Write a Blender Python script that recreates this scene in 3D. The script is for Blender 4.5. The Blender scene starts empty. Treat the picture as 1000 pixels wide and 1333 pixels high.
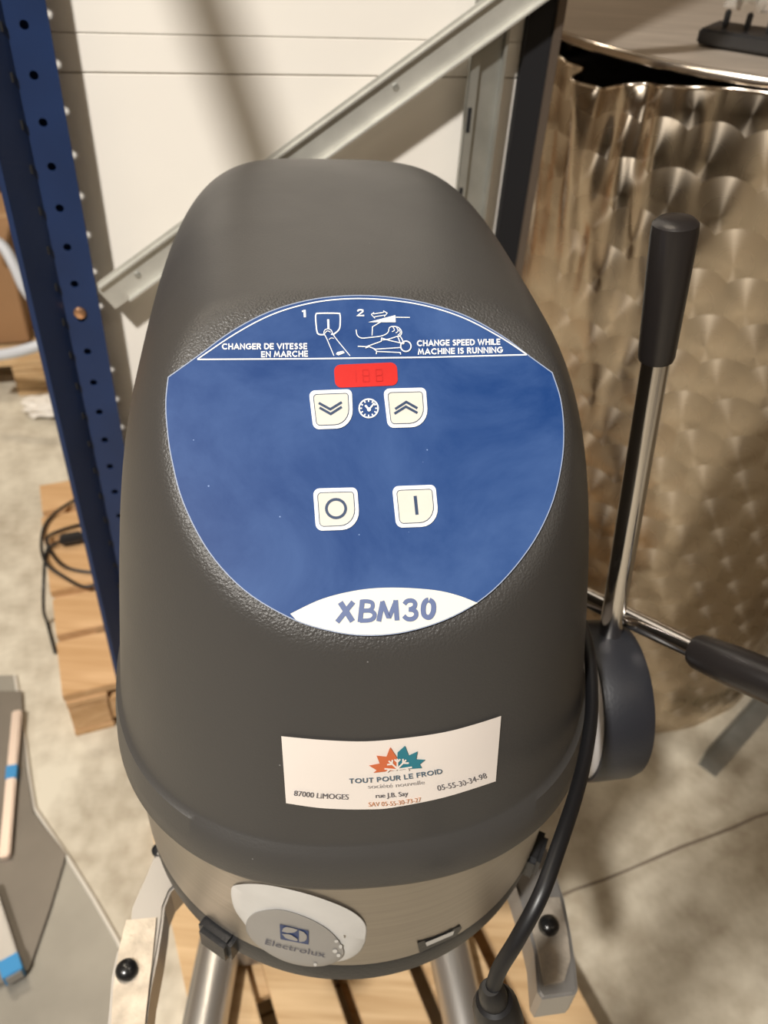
import bpy, bmesh, math, random
from math import sin, cos, pi, radians, hypot, sqrt, atan2, exp, log
from mathutils import Vector, Matrix
random.seed(7)
SC = bpy.context.scene
COL = SC.collection

# ------------------------------------------------------------------ camera
FPX, PITCH, ROLL, CH = 1080.0, radians(39.5), radians(4.0), 1.60
CP = Vector((0, 0, CH))
FW = Vector((0, cos(PITCH), -sin(PITCH)))
U0 = Vector((0, sin(PITCH), cos(PITCH)))
RT = Vector((1, 0, 0)) * cos(ROLL) + U0 * sin(ROLL)
UP = U0 * cos(ROLL) - Vector((1, 0, 0)) * sin(ROLL)
cd = bpy.data.cameras.new('camera'); cam = bpy.data.objects.new('camera', cd); COL.objects.link(cam)
cd.sensor_fit = 'HORIZONTAL'; cd.sensor_width = 36; cd.lens = 36 * FPX / 1000
cd.clip_start = 0.02
M = Matrix((RT, UP, -FW)).transposed().to_4x4(); M.translation = CP
cam.matrix_world = M
cd.dof.use_dof = True; cd.dof.focus_distance = 0.52; cd.dof.aperture_fstop = 10.5
SC.camera = cam

# ------------------------------------------------------------------ world, lamps, exposure
W = bpy.data.worlds.new('hall_air'); SC.world = W; W.use_nodes = True
W.node_tree.nodes['Background'].inputs[0].default_value = (1.0, 0.90, 0.78, 1)
W.node_tree.nodes['Background'].inputs[1].default_value = 0.16
SC.view_settings.view_transform = 'Standard'; SC.view_settings.look = 'None'
SC.view_settings.gamma = 1; SC.view_settings.exposure = 0.16
SC.view_settings.use_curve_mapping = False
KEYDIR = Vector((0.25, 0.63, -0.735)).normalized()
def area(name, loc, aim, sx, sy, power, col, shape='RECTANGLE'):
    l = bpy.data.lights.new(name, 'AREA'); l.shape = shape; l.size = sx; l.size_y = sy
    l.energy = power; l.color = col
    o = bpy.data.objects.new(name, l); COL.objects.link(o); o.location = loc
    o.rotation_euler = (Vector(aim) - Vector(loc)).to_track_quat('-Z', 'Y').to_euler()
    return o
KP = Vector((-.2, 1.1, 1.3)) - KEYDIR * 5.0
area('key_lamp', KP, (-.2, 1.1, 1.3), .28, .28, 330, (1.0, .955, .89), 'DISK')
area('added_fill_light', (2.6, -1.2, 4.9), (2.4, -1.0, 0), 1.6, .25, 16, (1.0, .86, .68))  # these strips are unseen lamps added for fill and reflections
area('added_fill_light', (-2.6, 3.2, 4.9), (-2.6, 3.0, 0), 1.6, .25, 50, (1.0, .88, .70))
area('added_fill_light', (-0.9, 1.5, 4.9), (0.1, 2.5, .6), 1.6, .25, 26, (1.0, .86, .68))  # added fill, aimed at the reflector behind the drum
area('added_fill_light', (-3.2, -1.6, 4.9), (-3.0, -1.6, 0), 1.6, .3, 40, (1.0, .88, .72))

# ------------------------------------------------------------------ photograph rays -> points in the place
def ray(x, y): return FW + RT * ((x - 500) / FPX) - UP * ((y - 666.5) / FPX)
def atz(x, y, z=0.0):
    d = ray(x, y); return CP + d * ((z - CH) / d.z)
def aty(x, y, Y):
    d = ray(x, y); return CP + d * (Y / d.y)
def atd(x, y, D): return CP + ray(x, y) * D
def atplane(x, y, p, n):
    d = ray(x, y); return CP + d * ((p - CP).dot(n) / d.dot(n))

# ------------------------------------------------------------------ materials
def mat(name, col, rough=.5, metal=0., var=0., vscale=8., bump=0., bscale=60., stretch=(1, 1, 1), col2=None, rvar=0., coat=0., spec=.5, distort=0.):
    m = bpy.data.materials.new(name); m.use_nodes = True
    nt = m.node_tree; b = nt.nodes['Principled BSDF']
    b.inputs['Base Color'].default_value = (*col, 1); b.inputs['Roughness'].default_value = rough
    b.inputs['Metallic'].default_value = metal; b.inputs['Coat Weight'].default_value = coat
    b.inputs['Specular IOR Level'].default_value = spec
    if var or col2 or bump or rvar:
        tc = nt.nodes.new('ShaderNodeTexCoord'); mp = nt.nodes.new('ShaderNodeMapping')
        mp.inputs['Scale'].default_value = stretch
        nt.links.new(tc.outputs['Object'], mp.inputs['Vector'])
        def noise(s, det=6.):
            n = nt.nodes.new('ShaderNodeTexNoise'); n.inputs['Scale'].default_value = s
            n.inputs['Detail'].default_value = det; n.inputs['Distortion'].default_value = distort
            nt.links.new(mp.outputs[0], n.inputs['Vector']); return n
        if var or col2:
            n = noise(vscale); r = nt.nodes.new('ShaderNodeValToRGB')
            c2 = col2 if col2 else tuple(c * (1 - var) for c in col)
            r.color_ramp.elements[0].position = .32; r.color_ramp.elements[1].position = .68
            r.color_ramp.elements[0].color = (*c2, 1); r.color_ramp.elements[1].color = (*col, 1)
            nt.links.new(n.outputs['Fac'], r.inputs[0]); nt.links.new(r.outputs[0], b.inputs['Base Color'])
        if rvar:
            n = noise(vscale * .7); q = nt.nodes.new('ShaderNodeMapRange')
            q.inputs['To Min'].default_value = max(.03, rough - rvar); q.inputs['To Max'].default_value = min(1, rough + rvar)
            nt.links.new(n.outputs['Fac'], q.inputs['Value']); nt.links.new(q.outputs[0], b.inputs['Roughness'])
        if bump:
            n = noise(bscale, 3.); bp = nt.nodes.new('ShaderNodeBump'); bp.inputs['Strength'].default_value = bump
            bp.inputs['Distance'].default_value = .002
            nt.links.new(n.outputs['Fac'], bp.inputs['Height']); nt.links.new(bp.outputs[0], b.inputs['Normal'])
    return m

def wood(name, c1, c2, ax=(1, 14, 14)):
    return mat(name, c1, .75, var=.1, col2=c2, vscale=3.2, stretch=ax, bump=.35, bscale=12, distort=.6)

M_white = mat('white_wall_panel', (.86, .82, .755), .62, var=.05, vscale=3, bump=.1, bscale=6)
M_seam = mat('panel_seam', (.70, .64, .57), .8)
M_blue_steel = mat('navy_painted_steel', (.0075, .027, .098), .42, var=.25, vscale=9, rvar=.08)
M_galv = mat('galvanised_steel', (.50, .50, .46), .42, .75, var=.22, vscale=22, rvar=.1)
M_galv2 = mat('galvanised_strut_steel', (.62, .61, .56), .45, .55, var=.15, vscale=30)
M_black_void = mat('dark_gap_fill', (.004, .004, .006), .7)
M_brown_edge = mat('dull_brown_metal', (.20, .16, .13), .4, .7)
M_bolt = mat('brass_bolt', (.75, .42, .24), .32, .9)
M_hood = None
M_rim = mat('dark_grey_rim_plastic', (.036, .036, .040), .34)
M_black = mat('black_plastic', (.014, .014, .015), .38, bump=.15, bscale=300)
M_rubber = mat('black_rubber', (.006, .006, .007), .42)
M_blackm = mat('matt_black_cap_plastic', (.017, .018, .023), .42, bump=.12, bscale=400)
M_grip = mat('black_grip_plastic', (.016, .0135, .013), .30, bump=.06, bscale=500)
M_chrome = mat('polished_steel_rod', (.66, .63, .60), .14, 1.)
M_steel_band = mat('brushed_stainless', (.40, .365, .325), .36, 1., var=.12, vscale=5, stretch=(2, 2, 60), rvar=.07)
M_cast = mat('cast_aluminium', (.68, .60, .50), .42, .65, var=.35, vscale=55, bump=.6, bscale=90)
M_castg = mat('smooth_grey_aluminium', (.40, .385, .37), .38, .8)
M_tube = mat('satin_steel_tube', (.60, .58, .55), .33, .9)
M_bolt_dark = mat('dark_bolt_head', (.05, .05, .05), .25, .8)
M_wood = wood('pallet_wood_pale', (.60, .42, .235), (.44, .28, .135))
M_wood2 = wood('pallet_wood_left', (.60, .38, .20), (.46, .27, .12))
M_card = mat('brown_cardboard', (.34, .19, .09), .85, var=.2, vscale=4)
M_dark_card = mat('dark_brown_board', (.07, .04, .022), .9, var=.3, vscale=3)
M_hose = mat('grey_white_hose', (.50, .52, .56), .45)
M_white_gloss = mat('frosted_white_plastic', (.60, .59, .57), .35, var=.12, vscale=30)
M_badge = mat('silver_badge', (.33, .32, .31), .42, .35, var=.08, vscale=20)
M_paper = mat('cream_sticker_paper', (.72, .655, .60), .5, var=.04, vscale=12)
M_ink_w = mat('white_ink', (.80, .80, .78), .45)
M_cream = mat('cream_button_film', (.60, .58, .52), .35, var=.06, vscale=60)
M_creamw = mat('cream_nameplate_film', (.70, .68, .585), .45)
M_ink_n = mat('navy_ink', (.012, .035, .09), .5)
M_ink_n2 = mat('slate_blue_ink', (.085, .12, .25), .5)
M_red = mat('red_display_window', (.55, .022, .018), .3, var=.12, vscale=30)
M_red2 = mat('unlit_segment', (.47, .018, .016), .3)
M_ink_dk = mat('charcoal_ink', (.10, .10, .12), .6)
M_ink_gy = mat('grey_ink', (.33, .31, .31), .6)
M_ink_or = mat('orange_brown_ink', (.52, .125, .045), .55)
M_ink_te = mat('teal_ink', (.02, .16, .21), .55)
M_bluetape = mat('blue_tape', (.02, .22, .48), .4)
M_sheet = mat('grey_sheet', (.30, .28, .24), .4, .35, var=.25, vscale=6)
M_sheet2 = mat('dull_sheet', (.19, .165, .135), .45, .3, var=.2, vscale=6)
M_bar = mat('pale_bar', (.62, .50, .42), .35, .4)
M_hubring = mat('pale_grey_ring', (.68, .66, .66), .4)
M_hall = mat('warm_hall_wall', (.20, .145, .095), .9, var=.3, vscale=1.2)
M_lid = mat('brushed_lid_steel', (.60, .52, .44), .42, .55, var=.3, vscale=5, stretch=(1, 14, 1), rvar=.1)
M_dark_in = mat('dark_inside', (.006, .006, .007), .8)

# concrete floor: mottled, with fine dusting
def floor_mat():
    m = bpy.data.materials.new('worn_concrete'); m.use_nodes = True; nt = m.node_tree; b = nt.nodes['Principled BSDF']
    tc = nt.nodes.new('ShaderNodeTexCoord')
    n1 = nt.nodes.new('ShaderNodeTexNoise'); n1.inputs['Scale'].default_value = 3.2; n1.inputs['Detail'].default_value = 8; n1.inputs['Roughness'].default_value = .62
    n2 = nt.nodes.new('ShaderNodeTexNoise'); n2.inputs['Scale'].default_value = 26; n2.inputs['Detail'].default_value = 6
    mx = nt.nodes.new('ShaderNodeMix'); mx.data_type = 'FLOAT'; mx.inputs[0].default_value = .35
    for n in (n1, n2): nt.links.new(tc.outputs['Object'], n.inputs['Vector'])
    nt.links.new(n1.outputs['Fac'], mx.inputs[2]); nt.links.new(n2.outputs['Fac'], mx.inputs[3])
    r = nt.nodes.new('ShaderNodeValToRGB'); e = r.color_ramp.elements
    e[0].position = .36; e[0].color = (.35, .30, .225, 1); e[1].position = .62; e[1].color = (.62, .57, .465, 1)
    nt.links.new(mx.outputs[0], r.inputs[0]); nt.links.new(r.outputs[0], b.inputs['Base Color'])
    b.inputs['Roughness'].default_value = .55
    bp = nt.nodes.new('ShaderNodeBump'); bp.inputs['Strength'].default_value = .15; bp.inputs['Distance'].default_value = .003
    nt.links.new(n2.outputs['Fac'], bp.inputs['Height']); nt.links.new(bp.outputs[0], b.inputs['Normal'])
    return m
M_floor = floor_mat()

# hood plastic: satin with fine grain that turns coarse where the attribute 'grain' is high
def hood_mat():
    m = bpy.data.materials.new('dark_grey_hood_plastic'); m.use_nodes = True; nt = m.node_tree; b = nt.nodes['Principled BSDF']
    tc = nt.nodes.new('ShaderNodeTexCoord')
    at = nt.nodes.new('ShaderNodeAttribute'); at.attribute_name = 'grain'
    n = nt.nodes.new('ShaderNodeTexNoise'); n.inputs['Scale'].default_value = 620; n.inputs['Detail'].default_value = 2
    nt.links.new(tc.outputs['Object'], n.inputs['Vector'])
    mr = nt.nodes.new('ShaderNodeMapRange'); mr.inputs['To Min'].default_value = .16; mr.inputs['To Max'].default_value = 1.0
    nt.links.new(at.outputs['Fac'], mr.inputs['Value'])
    bp = nt.nodes.new('ShaderNodeBump'); bp.inputs['Distance'].default_value = .0007
    nt.links.new(mr.outputs[0], bp.inputs['Strength']); nt.links.new(n.outputs['Fac'], bp.inputs['Height'])
    nt.links.new(bp.outputs[0], b.inputs['Normal'])
    n2 = nt.nodes.new('ShaderNodeTexNoise'); n2.inputs['Scale'].default_value = 14; n2.inputs['Detail'].default_value = 5
    nt.links.new(tc.outputs['Object'], n2.inputs['Vector'])
    q = nt.nodes.new('ShaderNodeMapRange'); q.inputs['To Min'].default_value = .34; q.inputs['To Max'].default_value = .50
    nt.links.new(n2.outputs['Fac'], q.inputs['Value']); nt.links.new(q.outputs[0], b.inputs['Roughness'])
    # sparse pale dust specks
    v = nt.nodes.new('ShaderNodeTexVoronoi'); v.inputs['Scale'].default_value = 38
    nt.links.new(tc.outputs['Object'], v.inputs['Vector'])
    ls = nt.nodes.new('ShaderNodeMath'); ls.operation = 'LESS_THAN'; ls.inputs[1].default_value = .022
    nt.links.new(v.outputs['Distance'], ls.inputs[0])
    mx = nt.nodes.new('ShaderNodeMix'); mx.data_type = 'RGBA'
    mx.inputs[6].default_value = (.046, .0435, .041, 1); mx.inputs[7].default_value = (.17, .165, .16, 1)
    nt.links.new(ls.outputs[0], mx.inputs[0]); nt.links.new(mx.outputs[2], b.inputs['Base Color'])
    return m
M_hood = hood_mat()

def panel_mat():
    m = bpy.data.materials.new('smudged_blue_film'); m.use_nodes = True; nt = m.node_tree; b = nt.nodes['Principled BSDF']
    tc = nt.nodes.new('ShaderNodeTexCoord')
    n = nt.nodes.new('ShaderNodeTexNoise'); n.inputs['Scale'].default_value = 11; n.inputs['Detail'].default_value = 8; n.inputs['Roughness'].default_value = .65; n.inputs['Distortion'].default_value = .5
    nt.links.new(tc.outputs['Object'], n.inputs['Vector'])
    r = nt.nodes.new('ShaderNodeValToRGB'); e = r.color_ramp.elements
    e[0].position = .34; e[0].color = (.0055, .036, .150, 1); e[1].position = .74; e[1].color = (.040, .090, .24, 1)
    nt.links.new(n.outputs['Fac'], r.inputs[0])
    v = nt.nodes.new('ShaderNodeTexVoronoi'); v.inputs['Scale'].default_value = 60; nt.links.new(tc.outputs['Object'], v.inputs['Vector'])
    ls = nt.nodes.new('ShaderNodeMath'); ls.operation = 'LESS_THAN'; ls.inputs[1].default_value = .03; nt.links.new(v.outputs['Distance'], ls.inputs[0])
    mx = nt.nodes.new('ShaderNodeMix'); mx.data_type = 'RGBA'; mx.inputs[7].default_value = (.16, .24, .45, 1)
    nt.links.new(ls.outputs[0], mx.inputs[0]); nt.links.new(r.outputs[0], mx.inputs[6]); nt.links.new(mx.outputs[2], b.inputs['Base Color'])
    b.inputs['Roughness'].default_value = .5; b.inputs['Specular IOR Level'].default_value = .22
    q = nt.nodes.new('ShaderNodeMapRange'); q.inputs['To Min'].default_value = .38; q.inputs['To Max'].default_value = .6
    nt.links.new(n.outputs['Fac'], q.inputs['Value']); nt.links.new(q.outputs[0], b.inputs['Roughness'])
    return m
M_panel = panel_mat()

# engine-turned stainless: overlapping brushed discs, each with its own circular grain (anisotropy around its centre)
def turned_mat():
    m = bpy.data.materials.new('engine_turned_stainless'); m.use_nodes = True; nt = m.node_tree; b = nt.nodes['Principled BSDF']
    L = nt.links
    def mth(op, a, b_=None, c=None):
        n = nt.nodes.new('ShaderNodeMath'); n.operation = op
        for i, v in enumerate((a, b_, c)):
            if v is None: continue
            if isinstance(v, (int, float)): n.inputs[i].default_value = v
            else: L.new(v, n.inputs[i])
        return n.outputs[0]
    uv = nt.nodes.new('ShaderNodeUVMap'); uv.uv_map = 'UVMap'
    sp = nt.nodes.new('ShaderNodeSeparateXYZ'); L.new(uv.outputs[0], sp.inputs[0])
    A, B, R = .078, .068, .056
    u, v = sp.outputs[0], sp.outputs[1]
    j0 = mth('FLOOR', mth('DIVIDE', v, B))
    du = dv = None
    for k in (1, 0, -1):           # lower rows painted over upper ones
        j = mth('ADD', j0, k)
        off = mth('MULTIPLY', mth('FLOORED_MODULO', j, 2.), .5)
        cu = mth('MULTIPLY', mth('SUBTRACT', mth('FRACT', mth('ADD', mth('DIVIDE', u, A), off)), .5), A)
        cv = mth('SUBTRACT', v, mth('MULTIPLY', mth('ADD', j, .5), B))
        if du is None: du, dv = cu, cv
        else:
            rr = mth('SQRT', mth('ADD', mth('MULTIPLY', cu, cu), mth('MULTIPLY', cv, cv)))
            ins = mth('LESS_THAN', rr, R)
            du = mth('ADD', mth('MULTIPLY', cu, ins), mth('MULTIPLY', du, mth('SUBTRACT', 1., ins)))
            dv = mth('ADD', mth('MULTIPLY', cv, ins), mth('MULTIPLY', dv, mth('SUBTRACT', 1., ins)))
    ge = nt.nodes.new('ShaderNodeNewGeometry')
    eu = nt.nodes.new('ShaderNodeVectorMath'); eu.operation = 'CROSS_PRODUCT'; eu.inputs[0].default_value = (0, 0, 1)
    L.new(ge.outputs['Normal'], eu.inputs[1])
    s1 = nt.nodes.new('ShaderNodeVectorMath'); s1.operation = 'SCALE'; L.new(eu.outputs[0], s1.inputs[0]); L.new(du, s1.inputs['Scale'])
    cz = nt.nodes.new('ShaderNodeCombineXYZ'); L.new(dv, cz.inputs[2])
    ad = nt.nodes.new('ShaderNodeVectorMath'); ad.operation = 'ADD'; L.new(s1.outputs[0], ad.inputs[0]); L.new(cz.outputs[0], ad.inputs[1])
    nm = nt.nodes.new('ShaderNodeVectorMath'); nm.operation = 'NORMALIZE'; L.new(ad.outputs[0], nm.inputs[0])
    L.new(nm.outputs[0], b.inputs['Tangent'])
    b.inputs['Metallic'].default_value = 1; b.inputs['Anisotropic'].default_value = .85
    b.inputs['Base Color'].default_value = (.60, .51, .40, 1)
    rr = mth('SQRT', mth('ADD', mth('MULTIPLY', du, du), mth('MULTIPLY', dv, dv)))
    rough = nt.nodes.new('ShaderNodeMapRange'); L.new(rr, rough.inputs['Value']); rough.inputs['From Max'].default_value = R
    rough.inputs['To Min'].default_value = .20; rough.inputs['To Max'].default_value = .34
    L.new(rough.outputs[0], b.inputs['Roughness'])
    w = nt.nodes.new('ShaderNodeMath'); w.operation = 'SINE'; L.new(mth('MULTIPLY', rr, 900.), w.inputs[0])
    bp = nt.nodes.new('ShaderNodeBump'); bp.inputs['Strength'].default_value = .06; bp.inputs['Distance'].default_value = .001
    L.new(w.outputs[0], bp.inputs['Height'])
    return m
M_turned = turned_mat()

def film_mat():
    m = bpy.data.materials.new('clear_plastic_film'); m.use_nodes = True; nt = m.node_tree; b = nt.nodes['Principled BSDF']
    b.inputs['Transmission Weight'].default_value = .85; b.inputs['Roughness'].default_value = .12
    b.inputs['Base Color'].default_value = (.9, .88, .84, 1); b.inputs['IOR'].default_value = 1.25
    return m
M_film = film_mat()

# ------------------------------------------------------------------ mesh helpers
def link(name, verts, faces, m, parent=None, smooth=False, uvs=None, attr=None, angle=None):
    me = bpy.data.meshes.new(name)
    vs = [Vector(v) for v in verts]
    lo = Vector((min(v.x for v in vs), min(v.y for v in vs), min(v.z for v in vs)))
    hi = Vector((max(v.x for v in vs), max(v.y for v in vs), max(v.z for v in vs)))
    c = Vector(((lo.x + hi.x) / 2, (lo.y + hi.y) / 2, lo.z))
    me.from_pydata([v - c for v in vs], [], faces); me.validate(); me.update()
    bm = bmesh.new(); bm.from_mesh(me); bmesh.ops.recalc_face_normals(bm, faces=bm.faces)
    bm.to_mesh(me); bm.free()
    if smooth:
        for p in me.polygons: p.use_smooth = True
        if angle:
            bm = bmesh.new(); bm.from_mesh(me)
            for e in bm.edges:
                if len(e.link_faces) == 2 and e.calc_face_angle(0) > angle: e.smooth = False
            bm.to_mesh(me); bm.free()
    if uvs:
        ul = me.uv_layers.new(name='UVMap')
        for lp in me.loops: ul.data[lp.index].uv = uvs[lp.vertex_index]
    if attr:
        a = me.attributes.new('grain', 'FLOAT', 'POINT')
        for i, v in enumerate(attr): a.data[i].value = v
    me.materials.append(m)
    o = bpy.data.objects.new(name, me); COL.objects.link(o); o.location = c
    if parent: attach(o, parent)
    return o
def wloc(o):
    return o.location + (wloc(o.parent) if o.parent else Vector((0, 0, 0)))
def attach(o, parent):
    o.parent = parent; o.location = o.location - wloc(parent)
def tag(o, label, cat=None, group=None, kind=None):
    o['label'] = label
    if cat: o['category'] = cat
    if group: o['group'] = group
    if kind: o['kind'] = kind
    return o
def empty(name, loc, label, cat, group=None):
    o = bpy.data.objects.new(name, None); COL.objects.link(o); o.location = loc; o.empty_display_size = .05
    return tag(o, label, cat, group)
def struct(o): o['kind'] = 'structure'; return o

def boxg(o, ex, ey, ez, x0, x1, y0, y1, z0, z1, bev=0.):
    """box in a frame; bevelled on all edges when bev>0"""
    bm = bmesh.new()
    vs = [bm.verts.new((x, y, z)) for x in (x0, x1) for y in (y0, y1) for z in (z0, z1)]
    for f in ((0, 1, 3, 2), (4, 6, 7, 5), (0, 4, 5, 1), (2, 3, 7, 6), (0, 2, 6, 4), (1, 5, 7, 3)): bm.faces.new([vs[i] for i in f])
    if bev: bmesh.ops.bevel(bm, geom=list(bm.edges), offset=bev, segments=2, affect='EDGES')
    V = [o + ex * v.co.x + ey * v.co.y + ez * v.co.z for v in bm.verts]
    bm.verts.index_update(); Fs = [[v.index for v in f.verts] for f in bm.faces]; bm.free()
    return V, Fs
EX, EY, EZ = Vector((1, 0, 0)), Vector((0, 1, 0)), Vector((0, 0, 1))
def join(*gs):
    V, Fs = [], []
    for v, f in gs:
        n = len(V); V += list(v); Fs += [[i + n for i in q] for q in f]
    return V, Fs
def frame_of(d):
    d = d.normalized(); a = Vector((0, 0, 1)) if abs(d.z) < .9 else Vector((1, 0, 0))
    x = d.cross(a).normalized(); return x, d.cross(x).normalized(), d
def lathe(p, d, prof, n=40, caps=True):
    """profile [(t along d, radius)]"""
    x, y, z = frame_of(d); V = []; Fs = []
    for t, r in prof:
        for i in range(n):
            a = 2 * pi * i / n; V.append(p + z * t + (x * cos(a) + y * sin(a)) * r)
    for k in range(len(prof) - 1):
        for i in range(n): Fs.append([k * n + i, k * n + (i + 1) % n, (k + 1) * n + (i + 1) % n, (k + 1) * n + i])
    if caps: Fs.append(list(range(n))); Fs.append(list(range((len(prof) - 1) * n, len(prof) * n)))
    return V, Fs
def catmull(P, k=8, closed=False):
    P = [Vector(p) for p in P]; out = []; n = len(P)
    rng = range(n) if closed else range(n - 1)
    for i in rng:
        g = (lambda j: P[j % n]) if closed else (lambda j: P[min(max(j, 0), n - 1)])
        a, b, c, d = g(i - 1), g(i), g(i + 1), g(i + 2)
        for s in range(k):
            t = s / k
            out.append(.5 * ((2 * b) + (c - a) * t + (2 * a - 5 * b + 4 * c - d) * t * t + (3 * b - 3 * c + d - a) * t ** 3))
    if not closed: out.append(P[-1])
    return out
def tube(P, r, n=12, closed=False):
    P = [Vector(p) for p in P]; V = []; Fs = []; m = len(P); nx = None
    for i, p in enumerate(P):
        if closed: d = P[(i + 1) % m] - P[i - 1]
        else: d = P[min(i + 1, m - 1)] - P[max(i - 1, 0)]
        d.normalize()
        if nx is None: nx = frame_of(d)[0]
        nx = (nx - d * nx.dot(d)).normalized(); ny = d.cross(nx)
        rr = r(i / (m - 1)) if callable(r) else r
        for k in range(n):
            a = 2 * pi * k / n; V.append(p + (nx * cos(a) + ny * sin(a)) * rr)
    for i in range(m if closed else m - 1):
        j = (i + 1) % m
        for k in range(n): Fs.append([i * n + k, i * n + (k + 1) % n, j * n + (k + 1) % n, j * n + k])
    if not closed: Fs.append(list(range(n))); Fs.append(list(range((m - 1) * n, m * n)))
    return V, Fs
def prism(poly, ez, h):
    n = len(poly); V = list(poly) + [p + ez * h for p in poly]
    return V, [list(range(n)), list(range(n, 2 * n))] + [[i, (i + 1) % n, n + (i + 1) % n, n + i] for i in range(n)]
def quadwall(a, b, c, d): return [a, b, c, d], [[0, 1, 2, 3]]

# ================================================================== STRUCTURE
HX0, HX1, HY0, HY1, HZ = -5.0, 4.2, -5.0, 5.2, 5.3
V, Fs = boxg(Vector((0, 0, 0)), EX, EY, EZ, HX0, HX1, HY0, HY1, -.1, 0)
fl = struct(link('floor', V, Fs, M_floor))
# saw-cut joint in the concrete, a shallow dark strip
ja, jb = atz(724, 1169), atz(1040, 1043)
jd = (jb - ja).normalized(); jn = Vector((-jd.y, jd.x, 0))
jp = []
for i in range(41):
    t = i / 40; jp.append(ja - jd * .8 + jd * (t * 2.6) + jn * (random.uniform(-.0022, .0022)))
V = []; Fs = []
for i, p in enumerate(jp):
    w = .0022 + random.uniform(0, .0016); V += [p + jn * w + EZ * .0006, p - jn * w + EZ * .0006]
    if i: Fs.append([2 * i - 2, 2 * i, 2 * i + 1, 2 * i - 1])
M_joint = mat('joint_dirt', (.17, .135, .10), .9)
struct(link('trim_1', V, Fs, M_joint))
for nm, a in (('wall_back', (HX0, HX1, HY1, HY1 + .1)), ('wall_front', (HX0, HX1, HY0 - .1, HY0)), ('wall_left', (HX0 - .1, HX0, HY0, HY1)), ('wall_right', (HX1, HX1 + .1, HY0, HY1))):
    V, Fs = boxg(Vector((0, 0, 0)), EX, EY, EZ, *a, 0, HZ); struct(link(nm, V, Fs, M_hall))
V, Fs = boxg(Vector((0, 0, 0)), EX, EY, EZ, HX0, HX1, HY0, HY1, HZ, HZ + .1)
struct(link('ceiling', V, Fs, mat('hall_ceiling', (.25, .22, .18), .9)))

# ---- white panel partition just behind the rack frame
WA = radians(14)
WD = Vector((cos(WA), sin(WA), 0)); WN = Vector((-sin(WA), cos(WA), 0))     # along, away from viewer
P0 = Vector((-.42, 1.02, 0))
WO = P0 + WN * .036
def onwall(x, y, off=.036): return atplane(x, y, P0 + WN * off, WN)
def wcoord(p): d = p - P0; return d.dot(WD), p.z
u1 = wcoord(onwall(652, 250))[0]
uL = .004 + .12
zs1 = wcoord(onwall(300, 97))[1]; zs2 = wcoord(onwall(400, 49))[1]
part = struct(empty('wall_partition', (P0.x, P0.y, 0), '', ''))
part.name = 'wall_middle'; del part['label']
for a, b in ((0.0, zs1 - .0008), (zs1 + .0008, zs2 - .0004), (zs2 + .0004, 2.6)):
    V, Fs = boxg(WO, WD, WN, EZ, uL - .12, u1, 0, .03, a, b, .0006)
    link('wall_panel', V, Fs, M_white, part)
V, Fs = boxg(WO, WD, WN, EZ, uL - .12, u1, .004, .026, 0, 2.6); link('panel_core', V, Fs, M_seam, part)
# black strip painted for the shaded gap; brown metal edge beside it
V, Fs = boxg(WO, WD, WN, EZ, u1 + .0005, u1 + .034, -.012, .03, 0, 2.6)
struct(link('trim_2', V, Fs, M_black_void))
V, Fs = boxg(WO, WD, WN, EZ, u1 + .0345, u1 + .046, -.016, .03, 0, 2.6, .001)
struct(link('trim_3', V, Fs, M_brown_edge))

# ================================================================== RACK FRAME (blue upright, strut, galvanised upright)
rack = empty('rack_frame', (P0.x - .01, P0.y, 0), 'navy blue perforated rack upright with galvanised diagonal strut against the white wall', 'rack')
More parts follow.
